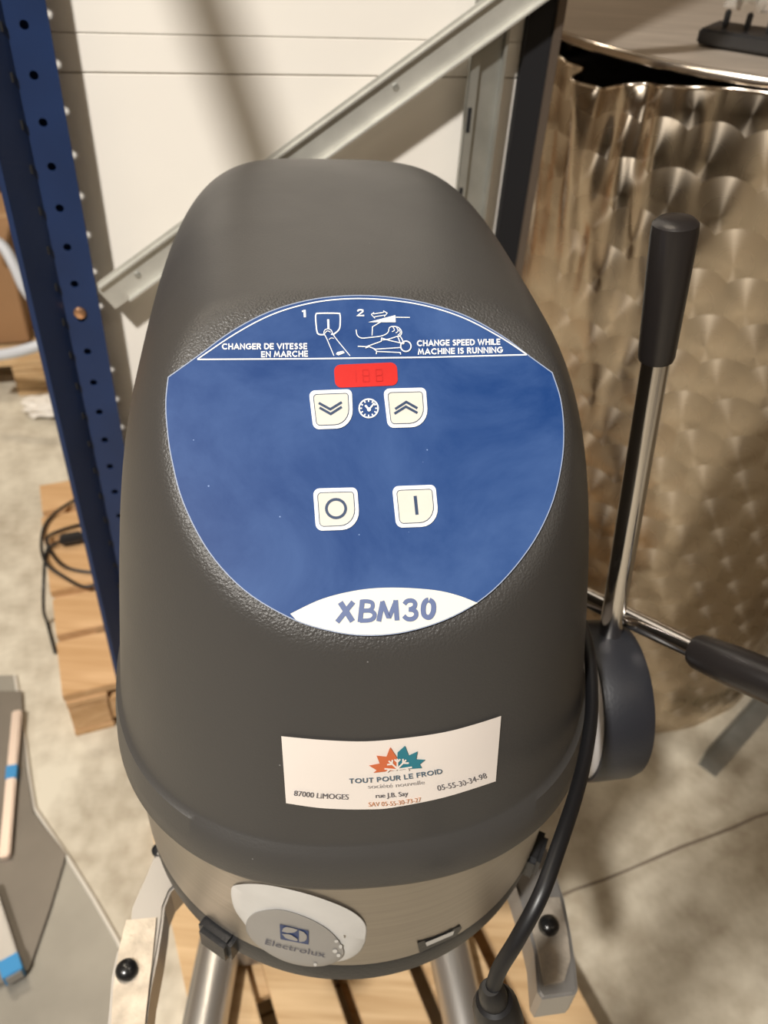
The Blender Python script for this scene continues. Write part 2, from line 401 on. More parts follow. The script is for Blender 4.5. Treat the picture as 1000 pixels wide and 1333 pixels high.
# hole heights found from the 50 mm pitch
z0h = aty(31.6, 32.3, 1.018).z
pitch = .0499
holes = [z0h - pitch * k for k in range(-12, 28)]
fx0, fx1 = -.020, .021        # right-hand flange along WD, relative to a point at the hole line
HL = P0 + WD * (-.009)        # hole line
TH = .0022
def perforated(name, o, ex, ez_, en, x0, x1, zc, hr, z0, z1, m, parent):
    """plate in the ex/ez_ plane with real round holes, thickness along en"""
    V = []; Fs = []; n = 16
    zc = sorted([z for z in zc if z0 + .02 < z < z1 - .02])
    cuts = [z0] + [(a + b) / 2 for a, b in zip(zc, zc[1:])] + [z1]
    for k, z in enumerate(zc):
        a, b = cuts[k], cuts[k + 1]
        base = len(V)
        ring = []; outer = []
        for i in range(n):
            t = 2 * pi * (i + .5) / n; ring.append((hr * cos(t), z + hr * sin(t)))
            c, s = cos(t), sin(t)
            sx = (x1 if c > 0 else -x0) / abs(c); sz = ((b - z) if s > 0 else (z - a)) / abs(s)
            q = min(sx, sz); outer.append((c * q, z + s * q))
        # include corners as extra outer points
        for layer in (0, 1):
            for p in ring + outer: V.append(o + ex * p[0] + ez_ * p[1] + en * (TH * layer))
        cor = [(x1, b), (x0, b), (x0, a), (x1, a)]
        cb = len(V)
        for layer in (0, 1):
            for p in cor: V.append(o + ex * p[0] + ez_ * p[1] + en * (TH * layer))
        for layer in (0, 1):
            s = base + layer * 2 * n
            for i in range(n):
                j = (i + 1) % n
                o1, o2 = outer[i], outer[j]
                f = [s + i, s + j, s + n + j]
                # corner between?
                for ci, c_ in enumerate(cor):
                    on1 = abs(o1[0] - c_[0]) < 1e-7 or abs(o1[1] - c_[1]) < 1e-7
                    on2 = abs(o2[0] - c_[0]) < 1e-7 or abs(o2[1] - c_[1]) < 1e-7
                    same = (abs(o1[0] - o2[0]) < 1e-7) or (abs(o1[1] - o2[1]) < 1e-7)
                    if on1 and on2 and not same: f.append(cb + layer * 4 + ci)
                f.append(s + n + i); Fs.append(f)
        for i in range(n):
            j = (i + 1) % n; Fs.append([base + i, base + j, base + 2 * n + j, base + 2 * n + i])
    # outer rim
    b0 = len(V)
    for (x, z) in ((x0, z0), (x1, z0), (x1, z1), (x0, z1)):
        V += [o + ex * x + ez_ * z, o + ex * x + ez_ * z + en * TH]
    for i in range(4):
        j = (i + 1) % 4; Fs.append([b0 + 2 * i, b0 + 2 * j, b0 + 2 * j + 1, b0 + 2 * i + 1])
    return link(name, V, Fs, m, parent)
up = perforated('upright', HL, WD, EZ, WN, fx0, .0265, holes, .0050, 0.004, 2.35, M_blue_steel, rack)
# flange that comes towards the viewer, in its own shade, with a folded return lip and a groove
fe = (WD * -.030 - WN * .035); fl_ = fe.length; fe.normalize(); fn = fe.cross(EZ).normalized()
fo_ = HL + WD * fx0
V, Fs = join(boxg(fo_, fe, fn, EZ, 0, fl_, -.0011, .0011, .004, 2.35),
             boxg(fo_ + fe * fl_, WD, WN, EZ, -.006, .0005, -.0011, .0011, .004, 2.35))
link('side_flange', V, Fs, M_blue_steel, rack)
V, Fs = boxg(HL, WD, WN, EZ, fx0, fx0 + .0015, TH, .033, .004, 2.35); link('hole_backing_web', V, Fs, M_blue_steel, rack)  # added web, meant to keep the holes dark
V, Fs = boxg(HL, WD, WN, EZ, fx0, .009, .0325, .034, .004, 2.35); link('hole_backing_lip', V, Fs, M_blue_steel, rack)  # added backing that blocks the lit view through the holes
nv, nf = [], []
for z in holes[10:]:
    nv_, nf_ = boxg(HL, WD, WN, EZ, fx0 - .0045, fx0 - .0015, -.0065, -.0025, z - .006, z + .004)
    nv, nf = join((nv, nf), (nv_, nf_))
o = link('slot', nv, nf, M_dark_in, rack); o['kind'] = 'stuff'
V, Fs = boxg(HL, WD, WN, EZ, -.035, .035, -.075, .012, 0, .004); link('foot_plate', V, Fs, M_blue_steel, rack)
bz = aty(105.4, 415.5, 1.0).z
V, Fs = lathe(HL + EZ * bz + WN * .001, -WN, [(0, .0085), (.002, .0085), (.004, .0075), (.0055, .0045), (.006, .001)], 20)
o = link('bolt', V, Fs, M_bolt, rack, True, angle=.6); o['label'] = 'round brass-coloured bolt head'
# diagonal strut: L-section lying in the rack plane
def strut_pts(x, y): return atplane(x, y, P0 + WN * .003, WN)
a0, a1 = strut_pts(122, 378), strut_pts(640, -2)
b0, b1 = strut_pts(124, 424), strut_pts(690, 10)
dd = (a1 - a0).normalized(); dn = WN.cross(dd).normalized()
if dn.z < 0: dn = -dn
wid = abs((b0 - a0).dot(dn)); w2 = abs((b1 - a0).dot(dn)); wid = (wid + w2) / 2
Ls = (a1 - a0).length
o_ = a0 - dd * .0
sv = join(boxg(o_, dd, dn, WN, .004, Ls + .35, -wid, 0, 0, .002),
          boxg(o_, dd, dn, WN, .008, Ls + .35, -.0025, 0, -.005, .0),
          boxg(o_, dd, dn, WN, .008, Ls + .35, .0, .005, .0, .002),
          boxg(o_, dd, dn, WN, .03, Ls + .35, -wid, -wid + .0025, -.011, .0))
strut = link('diagonal_strut', *sv, M_galv2, rack); strut['label'] = 'galvanised diagonal strut'
for t in (.06, .30, .47):
    V, Fs = lathe(o_ + dd * t - dn * wid * .45 - WN * .0002, -WN, [(0, .004), (.0015, .004), (.002, .003)], 12)
    o = link('rivet', V, Fs, M_galv, strut)
# second galvanised upright on the right, C-section with a folded inner lip
ua = wcoord(onwall(604, 150, .01))[0]; ub = wcoord(onwall(648, 150, .01))[0]
V, Fs = join(boxg(P0, WD, WN, EZ, ua, ub, .012, .014, 0.0, 2.35), boxg(P0, WD, WN, EZ, ua, ua + .012, .0045, .006, 0, 2.35),
             boxg(P0, WD, WN, EZ, ua, ua + .0015, .0045, .014, 0, 2.35), boxg(P0, WD, WN, EZ, ub - .004, ub, .0045, .014, 0, 2.35))
o = link('rear_upright', V, Fs, M_galv, rack); o['label'] = 'galvanised upright'
nv, nf = [], []
for k in range(18):
    z = 2.2 - k * .10
    nv, nf = join((nv, nf), boxg(P0, WD, WN, EZ, ua + .003, ua + .008, .0040, .0046, z, z + .03))
o = link('rear_slot', nv, nf, M_dark_in, rack); o['kind'] = 'stuff'

# ================================================================== PLANETARY MIXER
MO = Vector((-.0188, .471, 0)); MY = .1586
mx_, my_ = Vector((cos(MY), sin(MY), 0)), Vector((-sin(MY), cos(MY), 0))
def mw(x, y, z): return MO + mx_ * x + my_ * y + EZ * z
def ml(p): d = p - MO; return Vector((d.dot(mx_), d.dot(my_), p.z))
DZ0, DA, DBF, DBB, DN_, DM, DHT, DSH, DYP, DZP, DSL, DTAP, DSHX, DNB = 1.0484, .1899, .1955, .40, 2.3536, 4.8368, .3149, .2717, -.0846, 1.2730, .6344, .1504, .0060, 4.06
PNL = Vector((0, -sin(DSL), cos(DSL)))                # panel normal, local
PN = mx_ * 0 + my_ * PNL.y + EZ * PNL.z
PP = mw(0, DYP, DZP)
def domeF(q):
    h = max(q.z - DZ0, 0.); y = q.y - DSH * h
    A = DA * (1 - DTAP * h / DHT); X = abs((q.x - DSHX * h) / A)
    rho = (X ** DN_ + abs(y / DBF) ** DN_) ** (1 / DN_) if y < 0 else (X ** DNB + abs(y / DBB) ** DNB) ** (1 / DNB)
    return (rho ** DM + (h / DHT) ** DM) ** (1 / DM)
mixer = empty('planetary_mixer', (MO.x, MO.y + .12, .14), 'dark grey planetary mixer with round blue control panel standing on a small pallet', 'mixer')

def hood_mesh():
    NT, NP = 288, 130
    O = Vector((0, .03, DZ0 + .03)); dO = PNL.dot(O - Vector((0, DYP, DZP)))
    V = []; G = []; Fs = []
    # profile samples evenly by arc length of the superellipse
    prof = []
    N = 4000; pts = [(cos(i / N * pi / 2) ** (2 / DM) if i < N else 0., sin(i / N * pi / 2) ** (2 / DM)) for i in range(N + 1)]
    acc = [0.]
    for i in range(N): acc.append(acc[-1] + hypot(pts[i + 1][0] - pts[i][0], (pts[i + 1][1] - pts[i][1]) * 1.6))
    k = 0
    for j in range(NP):
        s = acc[-1] * j / NP
        while acc[k + 1] < s: k += 1
        f = (s - acc[k]) / max(1e-9, acc[k + 1] - acc[k]); prof.append((pts[k][0] * (1 - f) + pts[k + 1][0] * f, pts[k][1] * (1 - f) + pts[k + 1][1] * f))
    def pt(rho, hh, t, off=0.):
        h = hh * DHT; c, s = cos(t), sin(t)
        n = DN_ + (DNB - DN_) * max(0., s) ** .5 if s > 0 else DN_
        g = (abs(c) ** n + abs(s) ** n) ** (-1 / n)
        A = DA * (1 - DTAP * hh) + off; B = (DBF if s < 0 else DBB) + off
        return Vector((g * c * A * rho + DSHX * h, g * s * B * rho + DSH * h, DZ0 + h))
    def clip(p):
        d = PNL.dot(p - Vector((0, DYP, DZP))); kk = .0026
        e = -d / kk
        d2 = d - kk * 0 if e > 40 else -kk * log(1 + exp(min(e, 40)))
        t = (d2 - dO) / (d - dO)
        return O + (p - O) * t, d
    lip = [(-.010, -.010), (-.010, .0022), (-.004, .0040), (.010, .0040), (.026, .0034), (.0285, .0004)]
    rings = []
    for dz, off in lip:
        r = []
        for i in range(NT):
            t = 2 * pi * i / NT - pi / 2
            hh = max(0., dz) / DHT; p = pt((1 - hh ** DM) ** (1 / DM), hh, t, off); p.z = DZ0 + dz
            r.append((p, 0.))
        rings.append(r)
    for rho, hh in prof:
        if hh * DHT < .030: continue
        r = []
        for i in range(NT):
            p, d = clip(pt(rho, hh, 2 * pi * i / NT - pi / 2)); r.append((p, exp(-(d / .006) ** 2) if d < 0 else 1.0))
        rings.append(r)
    for r in rings:
        for p, g in r: V.append(mw(*p)); G.append(g)
    n = NT
    for k in range(len(rings) - 1):
        for i in range(n): Fs.append([k * n + i, k * n + (i + 1) % n, (k + 1) * n + (i + 1) % n, (k + 1) * n + i])
    p, d = clip(pt(0, 1, 0)); V.append(mw(*p)); G.append(0)
    for i in range(n): Fs.append([(len(rings) - 1) * n + i, (len(rings) - 1) * n + (i + 1) % n, len(V) - 1])
    Fs.append(list(range(n)))
    return V, Fs, G
V, Fs, G = hood_mesh()
hood = link('hood', V, Fs, M_hood, mixer, True, attr=G, angle=.7)
hood['label'] = 'dark grey rounded plastic hood'

# surfaces that the photograph's print lies on
def on_panel(x, y, off=.0): return atplane(x, y, PP + PN * off, PN)
def on_hood(x, y, off=.0):
    d = ray(x, y); lo, hi = .2, .62; st = .004; t = .3
    while domeF(ml(CP + d * t)) > 1 or ml(CP + d * t).z < DZ0: 
        t += st
        if t > 1: return CP + d * .5
    lo, hi = t - st, t
    for _ in range(22):
        m_ = (lo + hi) / 2
        if domeF(ml(CP + d * m_)) > 1: lo = m_
        else: hi = m_
    p = CP + d * lo; q = ml(p); e = 1e-4
    g = Vector([domeF(q + Vector(v)) - domeF(q - Vector(v)) for v in ((e, 0, 0), (0, e, 0), (0, 0, e))]).normalized()
    return p + (mx_ * g.x + my_ * g.y + EZ * g.z) * off
BR, BZ0, BZ1 = .1895, .903, DZ0 - .004
BC = mw(0, -.004, 0)
def on_band(x, y, off=.0):
    d = ray(x, y); R = BR + off
    ox, oy = CP.x - BC.x, CP.y - BC.y
    a = d.x ** 2 + d.y ** 2; b = 2 * (ox * d.x + oy * d.y); c = ox * ox + oy * oy - R * R
    D = b * b - 4 * a * c
    t = (-b - sqrt(max(D, 0))) / (2 * a); return CP + d * t

def flat(name, poly, m, surf, off, parent, thick=.0, fan=None):
    """outline in photograph coordinates laid on a surface; fan = centre for triangulation on curved surfaces"""
    P = [surf(x, y, off) for x, y in poly]
    n = len(P)
    if thick:
        Q = [surf(x, y, off - thick) for x, y in poly]
        return link(name, P + Q, [list(range(n))] + [[i, (i + 1) % n, n + (i + 1) % n, n + i] for i in range(n)], m, parent)
    return link(name, P, [list(range(n))], m, parent)
def ribbon(pts, w, closed=False):
    """2-D polyline -> list of quads"""
    n = len(pts); L_, R_ = [], []
    for i in range(n):
        a = pts[i - 1] if (i > 0 or closed) else pts[i]; b = pts[(i + 1) % n] if (i < n - 1 or closed) else pts[i]
        p = pts[i]
        d1 = Vector((p[0] - a[0], p[1] - a[1])); d2 = Vector((b[0] - p[0], b[1] - p[1]))
        if d1.length < 1e-6: d1 = d2
        if d2.length < 1e-6: d2 = d1
        d1.normalize(); d2.normalize(); d = (d1 + d2)
        d = d.normalized() if d.length > 1e-6 else d1
        s = w / 2 / max(.5, d.dot(d1)); nx, ny = -d.y * s, d.x * s
        L_.append((p[0] + nx, p[1] + ny)); R_.append((p[0] - nx, p[1] - ny))
    V = L_ + R_; Fs = []
    for i in range(n if closed else n - 1):
        j = (i + 1) % n; Fs.append([i, j, n + j, n + i])
    return V, Fs
def art(name, pieces, m, surf, off, parent):
    """pieces: list of (2-D verts, faces) in photograph coordinates -> one printed mesh"""
    V, Fs = [], []
    for k_, (v, f) in enumerate(pieces):
        n = len(V); V += [surf(x, y, off + k_ * .000012) for x, y in v]; Fs += [[i + n for i in q] for q in f]
    return link(name, V, Fs, m, parent)
def glyphs(s, bold=0., shear=0., space=1.0):
    c = bpy.data.curves.new('t', 'FONT'); c.body = s; c.offset = bold; c.shear = shear; c.space_character = space
    c.resolution_u = 4; c.fill_mode = 'FRONT'
    o = bpy.data.objects.new('t', c); COL.objects.link(o)
    dg = bpy.context.evaluated_depsgraph_get(); dg.update(); me = o.evaluated_get(dg).to_mesh()
    V = [(v.co.x, v.co.y) for v in me.vertices]; Fs = [list(p.vertices) for p in me.polygons]
    o.evaluated_get(dg).to_mesh_clear(); bpy.data.objects.remove(o); bpy.data.curves.remove(c)
    return V, Fs
CAPH = None
def text2d(s, base, h, bold=0., shear=0., space=1.0, caph=.73):
    """base: polyline of baseline points; h: cap height in px. fitted to the baseline's length; bold thickens by offset strikes"""
    V, Fs = glyphs(s, min(bold, .012), shear, space)
    x0 = min(v[0] for v in V); x1 = max(v[0] for v in V)
    cum = [0.]
    for a, b in zip(base, base[1:]): cum.append(cum[-1] + hypot(b[0] - a[0], b[1] - a[1]))
    out, FF = [], []
    strikes = (-.5, 0, .5) if bold >= .02 else (0,)
    for st in strikes:
        n = len(out)
        for x, y in V:
            s_ = (x - x0) / (x1 - x0) * cum[-1]; k = 0
            while k < len(cum) - 2 and cum[k + 1] < s_: k += 1
            a, b = base[k], base[k + 1]; L_ = cum[k + 1] - cum[k]; t = (s_ - cum[k]) / L_
            tx, ty = (b[0] - a[0]) / L_, (b[1] - a[1]) / L_
            yy = y / caph * h
            out.append((a[0] + (b[0] - a[0]) * t + ty * yy + st * bold * h / caph, a[1] + (b[1] - a[1]) * t - tx * yy))
        FF += [[i + n for i in f] for f in Fs]
    return out, FF
STK = {
 'A': (.86, [[(0, 0), (.43, 1), (.86, 0)], [(.2, .27), (.66, .27)]]), 'C': (.86, [[(.86, .85), (.66, .98), (.42, 1), (.16, .88), (0, .62), (0, .38), (.16, .12), (.42, 0), (.66, .02), (.86, .15)]]),
 'D': (.76, [[(0, 0), (0, 1), (.36, 1), (.62, .88), (.76, .62), (.76, .38), (.62, .12), (.36, 0), (0, 0)]]), 'E': (.52, [[(.52, 1), (0, 1), (0, 0), (.52, 0)], [(0, .5), (.48, .5)]]),
 'F': (.5, [[(.5, 1), (0, 1), (0, 0)], [(0, .5), (.46, .5)]]), 'G': (.9, [[(.84, .86), (.66, .98), (.42, 1), (.16, .88), (0, .62), (0, .38), (.16, .12), (.42, 0), (.68, .04), (.86, .22), (.9, .46), (.5, .46)]]),
 'H': (.7, [[(0, 0), (0, 1)], [(.7, 0), (.7, 1)], [(0, .5), (.7, .5)]]), 'I': (.0, [[(0, 0), (0, 1)]]), 'K': (.62, [[(0, 0), (0, 1)], [(.6, 1), (.04, .5), (.62, 0)]]), 'L': (.48, [[(0, 1), (0, 0), (.48, 0)]]),
 'M': (.96, [[(0, 0), (.16, 1), (.48, .2), (.80, 1), (.96, 0)]]), 'N': (.74, [[(0, 0), (0, 1), (.74, 0), (.74, 1)]]), 'O': (.98, [[(.49, 1), (.2, .9), (.02, .65), (.02, .35), (.2, .1), (.49, 0), (.78, .1), (.96, .35), (.96, .65), (.78, .9), (.49, 1)]]),
 'P': (.54, [[(0, 0), (0, 1), (.32, 1), (.52, .88), (.54, .66), (.36, .46), (0, .46)]]), 'R': (.6, [[(0, 0), (0, 1), (.32, 1), (.52, .9), (.54, .68), (.36, .5), (0, .5)], [(.28, .5), (.6, 0)]]),
 'S': (.52, [[(.5, .86), (.34, 1), (.12, .96), (.04, .76), (.16, .58), (.42, .46), (.52, .24), (.38, .03), (.14, 0), (0, .16)]]), 'T': (.6, [[(0, 1), (.6, 1)], [(.3, 1), (.3, 0)]]),
 'U': (.68, [[(0, 1), (0, .3), (.12, .06), (.34, 0), (.56, .06), (.68, .3), (.68, 1)]]), 'V': (.8, [[(0, 1), (.4, 0), (.8, 1)]]), 'W': (1.2, [[(0, 1), (.3, 0), (.6, .95), (.9, 0), (1.2, 1)]]),
 '2': (.54, [[(.02, .72), (.1, .94), (.3, 1), (.5, .9), (.5, .66), (.02, .0), (.56, .0)]])}
def bold2d(s, base, h, wt=.2):
    """geometric capitals drawn as strokes, fitted to the baseline"""
    x = 0.; strokes = []
    for ch in s:
        if ch == ' ': x += .46; continue
        w, st = STK[ch]
        for q in st: strokes.append([(x + px, py) for px, py in q])
        x += w + .36
    x1 = x - .36
    cum = [0.]
    for a, b in zip(base, base[1:]): cum.append(cum[-1] + hypot(b[0] - a[0], b[1] - a[1]))
    V, FF = [], []
    hh = h * (1 - wt)
    for q in strokes:
        pp = []
        for px, py in q:
            s_ = px / x1 * (cum[-1] - wt * h) + wt * h / 2; k = 0
            while k < len(cum) - 2 and cum[k + 1] < s_: k += 1
            a, b = base[k], base[k + 1]; L_ = cum[k + 1] - cum[k]; t = (s_ - cum[k]) / L_
            tx, ty = (b[0] - a[0]) / L_, (b[1] - a[1]) / L_
            yy = py * hh + wt * h / 2
            pp.append((a[0] + (b[0] - a[0]) * t + ty * yy, a[1] + (b[1] - a[1]) * t - tx * yy))
        # extend open ends by half a stroke
        for e, f in ((0, 1), (-1, -2)):
            if q[0] != q[-1]:
                d = Vector((pp[e][0] - pp[f][0], pp[e][1] - pp[f][1])).normalized() * (wt * h * .5 if len(q) == 2 or q[e][1] in (0, 1) else 0); pp[e] = (pp[e][0] + d.x * .9, pp[e][1] + d.y * .9)
        v, f = ribbon(pp, wt * h); n = len(V); V += v; FF += [[i + n for i in g] for g in f]
    return V, FF
def poly(pts): return list(pts), [list(range(len(pts)))]
def circ(cx, cy, rx, ry=None, n=28): ry = ry or rx; return [(cx + rx * cos(2 * pi * i / n), cy + ry * sin(2 * pi * i / n)) for i in range(n)]
def cm2(P, k=8, closed=False): return [(p.x, p.y) for p in catmull([(x, y, 0) for x, y in P], k, closed)]

# ---- control panel
low = cm2([(219, 491), (216, 520), (217, 550), (223, 595), (239, 655), (272, 718), (318, 768), (375, 803), (425, 820), (475, 827), (530, 822), (590, 802), (642, 768), (688, 715), (717, 660), (731, 605), (734, 560), (730, 520), (719, 485)], 5)
top = cm2([(719, 485), (690, 464), (652, 436), (604, 410), (552, 394), (500, 386), (450, 385), (400, 391), (350, 406), (302, 431), (258, 463), (219, 491)], 5)
outline = low + top[1:-1]
panel = flat('control_panel', outline, M_panel, on_panel, .0016, mixer, thick=.003)
panel['label'] = 'round blue control panel'
WI = .0019
art('panel_edge_line', [ribbon(outline, 1.3, True)], mat('pale_edge', (.25, .30, .42), .5), on_panel, .00175, panel)
topl = cm2([(686, 461.5), (650, 438), (603, 413.5), (552, 397.5), (500, 390), (450, 389), (402, 395), (354, 409.5), (307, 434), (257, 467.5)], 6)
pcs = [ribbon(topl, 1.5), ribbon([(257, 467.8), (400, 467), (560, 465), (686, 461.7)], 1.7)]
pcs += [bold2d('CHANGER DE VITESSE', [(289, 455), (400, 454.6)], 8), bold2d('EN MARCHE', [(340, 465.2), (401, 464.4)], 8),
        bold2d('CHANGE SPEED WHILE', [(543, 450.8), (651.5, 448.8)], 8), bold2d('MACHINE IS RUNNING', [(544, 461.8), (655, 459.3)], 8),
        ribbon([(397, 413), (396.6, 403.4)], 2.8), ribbon([(396.8, 404.4), (393.2, 405.4)], 2.0), bold2d('2', [(464.5, 411.8), (474, 411.6)], 9.5)]
def q3(pts): return [(370 + x / 3.704, 380 + y / 3.704) for x, y in pts]
# pictogram 1: button pressed by a finger
pcs += [ribbon(cm2(q3([(196, 205), (170, 205), (158, 190), (152, 130), (154, 108), (168, 103), (255, 103), (269, 110), (270, 150), (265, 180), (240, 203), (226, 203)]), 4), 1.7),
        ribbon(q3([(212, 132), (214, 178)]), 2.6),
        ribbon(cm2(q3([(240, 308), (204, 222), (192, 200), (196, 184), (212, 178), (228, 186), (236, 205), (262, 240), (318, 308)]), 4), 1.0),
        ribbon(cm2(q3([(196, 200), (208, 188), (224, 194)]), 4), .9), ribbon(cm2(q3([(216, 230), (226, 222), (240, 224)]), 4), .8),
        poly(q3([(250, 300), (256, 290), (284, 284), (292, 294), (262, 306)]))]
# pictogram 2: hand moving the speed lever
pcs += [poly(q3([(405, 146), (536, 112), (538, 146)])), ribbon(q3([(538, 122), (606, 123)]), 1.0),
        ribbon(q3([(420, 108), (432, 100), (432, 106), (480, 98), (480, 92), (497, 102), (484, 118), (484, 112), (436, 120), (436, 126), (420, 108)]), 1.0),
        ribbon(cm2(q3([(347, 182), (352, 208), (372, 222), (410, 220), (470, 212), (500, 196), (508, 172), (528, 166), (552, 172), (566, 190), (562, 208), (540, 216), (500, 228), (468, 232)]), 4), 1.1),
        ribbon(q3([(424, 210), (426, 168), (470, 142)]), 1.1),
        ribbon(cm2(q3([(524, 168), (532, 184), (520, 192)]), 4), .9), ribbon(cm2(q3([(540, 168), (550, 188), (538, 198)]), 4), .9), ribbon(cm2(q3([(554, 180), (560, 198), (548, 208)]), 4), .9),
        ribbon(q3([(355, 262), (396, 264), (468, 238), (470, 222), (500, 232), (570, 248)]), 1.1),
        ribbon(q3([(392, 270), (410, 264), (440, 276), (562, 268)]), 1.1), ribbon(q3([(444, 300), (446, 286), (430, 272)]), 1.1), ribbon(q3([(448, 287), (560, 292), (562, 302)]), 1.1),
        ribbon(q3([(548, 212), (562, 216), (578, 246), (572, 252)]), 1.1), ribbon(q3([(548, 216), (562, 250)]), 1.1),
        ribbon(q3(circ(587, 262, 25)), 1.5, True)]
art('panel_print', pcs, M_ink_w, on_panel, WI, panel)
# nameplate lens at the bottom
lensT = cm2([(378, 799), (420, 779.5), (468, 768), (513, 765), (564, 768), (596, 775), (622, 785)], 6)
seg = [p for p in low if p[1] > 786 and 376 < p[0] < 622]
lens = flat('name_plate', lensT + [(x, y - .8) for x, y in seg[::-1]], M_creamw, on_panel, .0018, panel); lens['label'] = 'cream name plate with model lettering'
def q8(pts): return [(340 + x / 3.125, 600 + y / 3.125) for x, y in pts]
NW = 5.4
art('name_print', [ribbon(q8([(322, 575), (372, 653)]), 7.6), ribbon(q8([(375, 573), (309, 656)]), 6.6),
    ribbon(q8([(412, 566), (402, 656)]), 6.6), ribbon(cm2(q8([(405, 572), (432, 571), (452, 578), (452, 598), (436, 608), (405, 610)]), 5), 5.4), ribbon(cm2(q8([(405, 610), (440, 609), (460, 620), (458, 638), (440, 648), (402, 650)]), 5), 5.7),
    ribbon(q8([(478, 653), (495, 572)]), 6.6), ribbon(q8([(492, 570), (516, 632), (523, 632), (549, 568)]), 5.9), ribbon(q8([(547, 566), (553, 649)]), 6.6),
    ribbon(cm2(q8([(582, 583), (594, 570), (614, 568), (626, 578), (624, 593), (612, 602), (604, 604.5)]), 5), 5.9), ribbon(cm2(q8([(600, 604), (618, 606), (630, 616), (629, 632), (614, 643), (594, 642), (580, 630)]), 5), 6.1),
    ribbon(cm2(q8([(684, 566), (700, 580), (701, 610), (690, 632), (676, 636), (662, 624), (660, 594), (668, 572)]), 5, True), 6.8)], M_ink_n2, on_panel, .0021, panel)
# display
def rrect(c, rad=(.15, .15, .15, .15), n=6, inset=0., asp=1.):
    """c: TL,TR,BR,BL photograph corners -> rounded outline; rad per corner, inset in fractions"""
    TL, TR, BR, BL = c
    out = []
    cs = [(0, 0, 180), (1, 0, 270), (1, 1, 0), (0, 1, 90)]
    for (cx, cy, a0_), r in zip(cs, rad):
        r = max(.01, r - inset * .6); rx, ry = r / asp, r
        ox = (inset / asp + rx) if cx == 0 else (1 - inset / asp - rx); oy = (inset + ry) if cy == 0 else (1 - inset - ry)
        for k in range(n + 1):
            a = radians(a0_ + 90 * k / n); out.append((ox + rx * cos(a), oy + ry * sin(a)))
    def bil(u, v):
        x = (TL[0] * (1 - u) + TR[0] * u) * (1 - v) + (BL[0] * (1 - u) + BR[0] * u) * v
        y = (TL[1] * (1 - u) + TR[1] * u) * (1 - v) + (BL[1] * (1 - u) + BR[1] * u) * v
        return (x, y)
    return [bil(u, v) for u, v in out]
dc = ((434.5, 475), (516.5, 471.5), (518.5, 501.5), (436.5, 505))
d_ = flat('display', rrect(dc, (.28,) * 4, asp=2.7), M_red, on_panel, .0020, panel); d_['label'] = 'red display window'
segs = []
for i, x0 in enumerate((455, 472, 489)):
    y0 = 482 - i * .7
    for a, b in (((0, 0), (8, -.3)), ((8, 0), (8.4, 7)), ((8.4, 8), (8.8, 15)), ((.8, 15.4), (8.6, 15)), ((0, 1), (.4, 7)), ((.4, 8.5), (.8, 15)), ((.6, 7.8), (8.2, 7.4))):
        if i == 0 and a in ((0, 0), (0, 1), (.4, 8.5), (.6, 7.8), (.8, 15.4)): continue
        segs.append(ribbon([(x0 + a[0], y0 + a[1]), (x0 + b[0], y0 + b[1])], 1.3))
art('digit_segments', segs, M_red2, on_panel, .0022, d_)
# buttons
def button(c, icon, lab):
    rad = (.16, .13, .46, .16)
    b = flat('button', rrect(c, rad, asp=1.1), M_ink_w, on_panel, .0023, panel, thick=.0008); b['label'] = lab
    pcs = [ribbon(rrect(c, rad, inset=.10, asp=1.1), .9, True)] + icon
    art('button_print', pcs, M_ink_n, on_panel, .0027, panel)
    face = flat('button_face', rrect(c, rad, inset=.105, asp=1.1), M_cream, on_panel, .0025, panel)
def chev(cx, cy, sgn):
    return [ribbon([(cx - 15, cy - 4.5 * sgn + .5), (cx, cy + 4.2 * sgn), (cx + 15, cy - 4.5 * sgn - .5)], 3.2), ribbon([(cx - 14, cy + 1.6 * sgn + .5), (cx + .5, cy + 10.3 * sgn), (cx + 15, cy + 1.6 * sgn - .5)], 3.2)]
button(((402, 508.5), (458, 506.5), (460, 557), (408, 559)), chev(430, 528.5, 1), 'white button with double down chevron')
button(((499, 506), (554.5, 504.5), (558, 555.5), (505, 557)), chev(528.5, 533.5, -1), 'white button with double up chevron')
button(((407.5, 636), (465, 634.5), (469, 689), (411.5, 691)), [ribbon(circ(437.5, 662, 12.6, 12), 3.6, True)], 'white stop button with a ring')
button(((510.5, 633), (567, 631), (572, 685), (516, 687)), [ribbon([(540.5, 645.5), (543, 670)], 4.2)], 'white start button with a bar')
cl = [ribbon(circ(480, 531.5, 12.4, 12), 1.8, True)]
for k in range(12):
    a = 2 * pi * k / 12; cl.append(ribbon([(480 + 8.6 * cos(a), 531.5 + 8.3 * sin(a)), (480 + 12 * cos(a), 531.5 + 11.6 * sin(a))], 1.6))
cl += [ribbon([(480.5, 533), (475.5, 527.5)], 2.6), ribbon([(480.5, 533), (487.5, 524.5)], 2.0), poly(circ(480.5, 533, 2.6, n=10))]
art('clock_symbol', cl, M_ink_w, on_panel, .0021, panel)

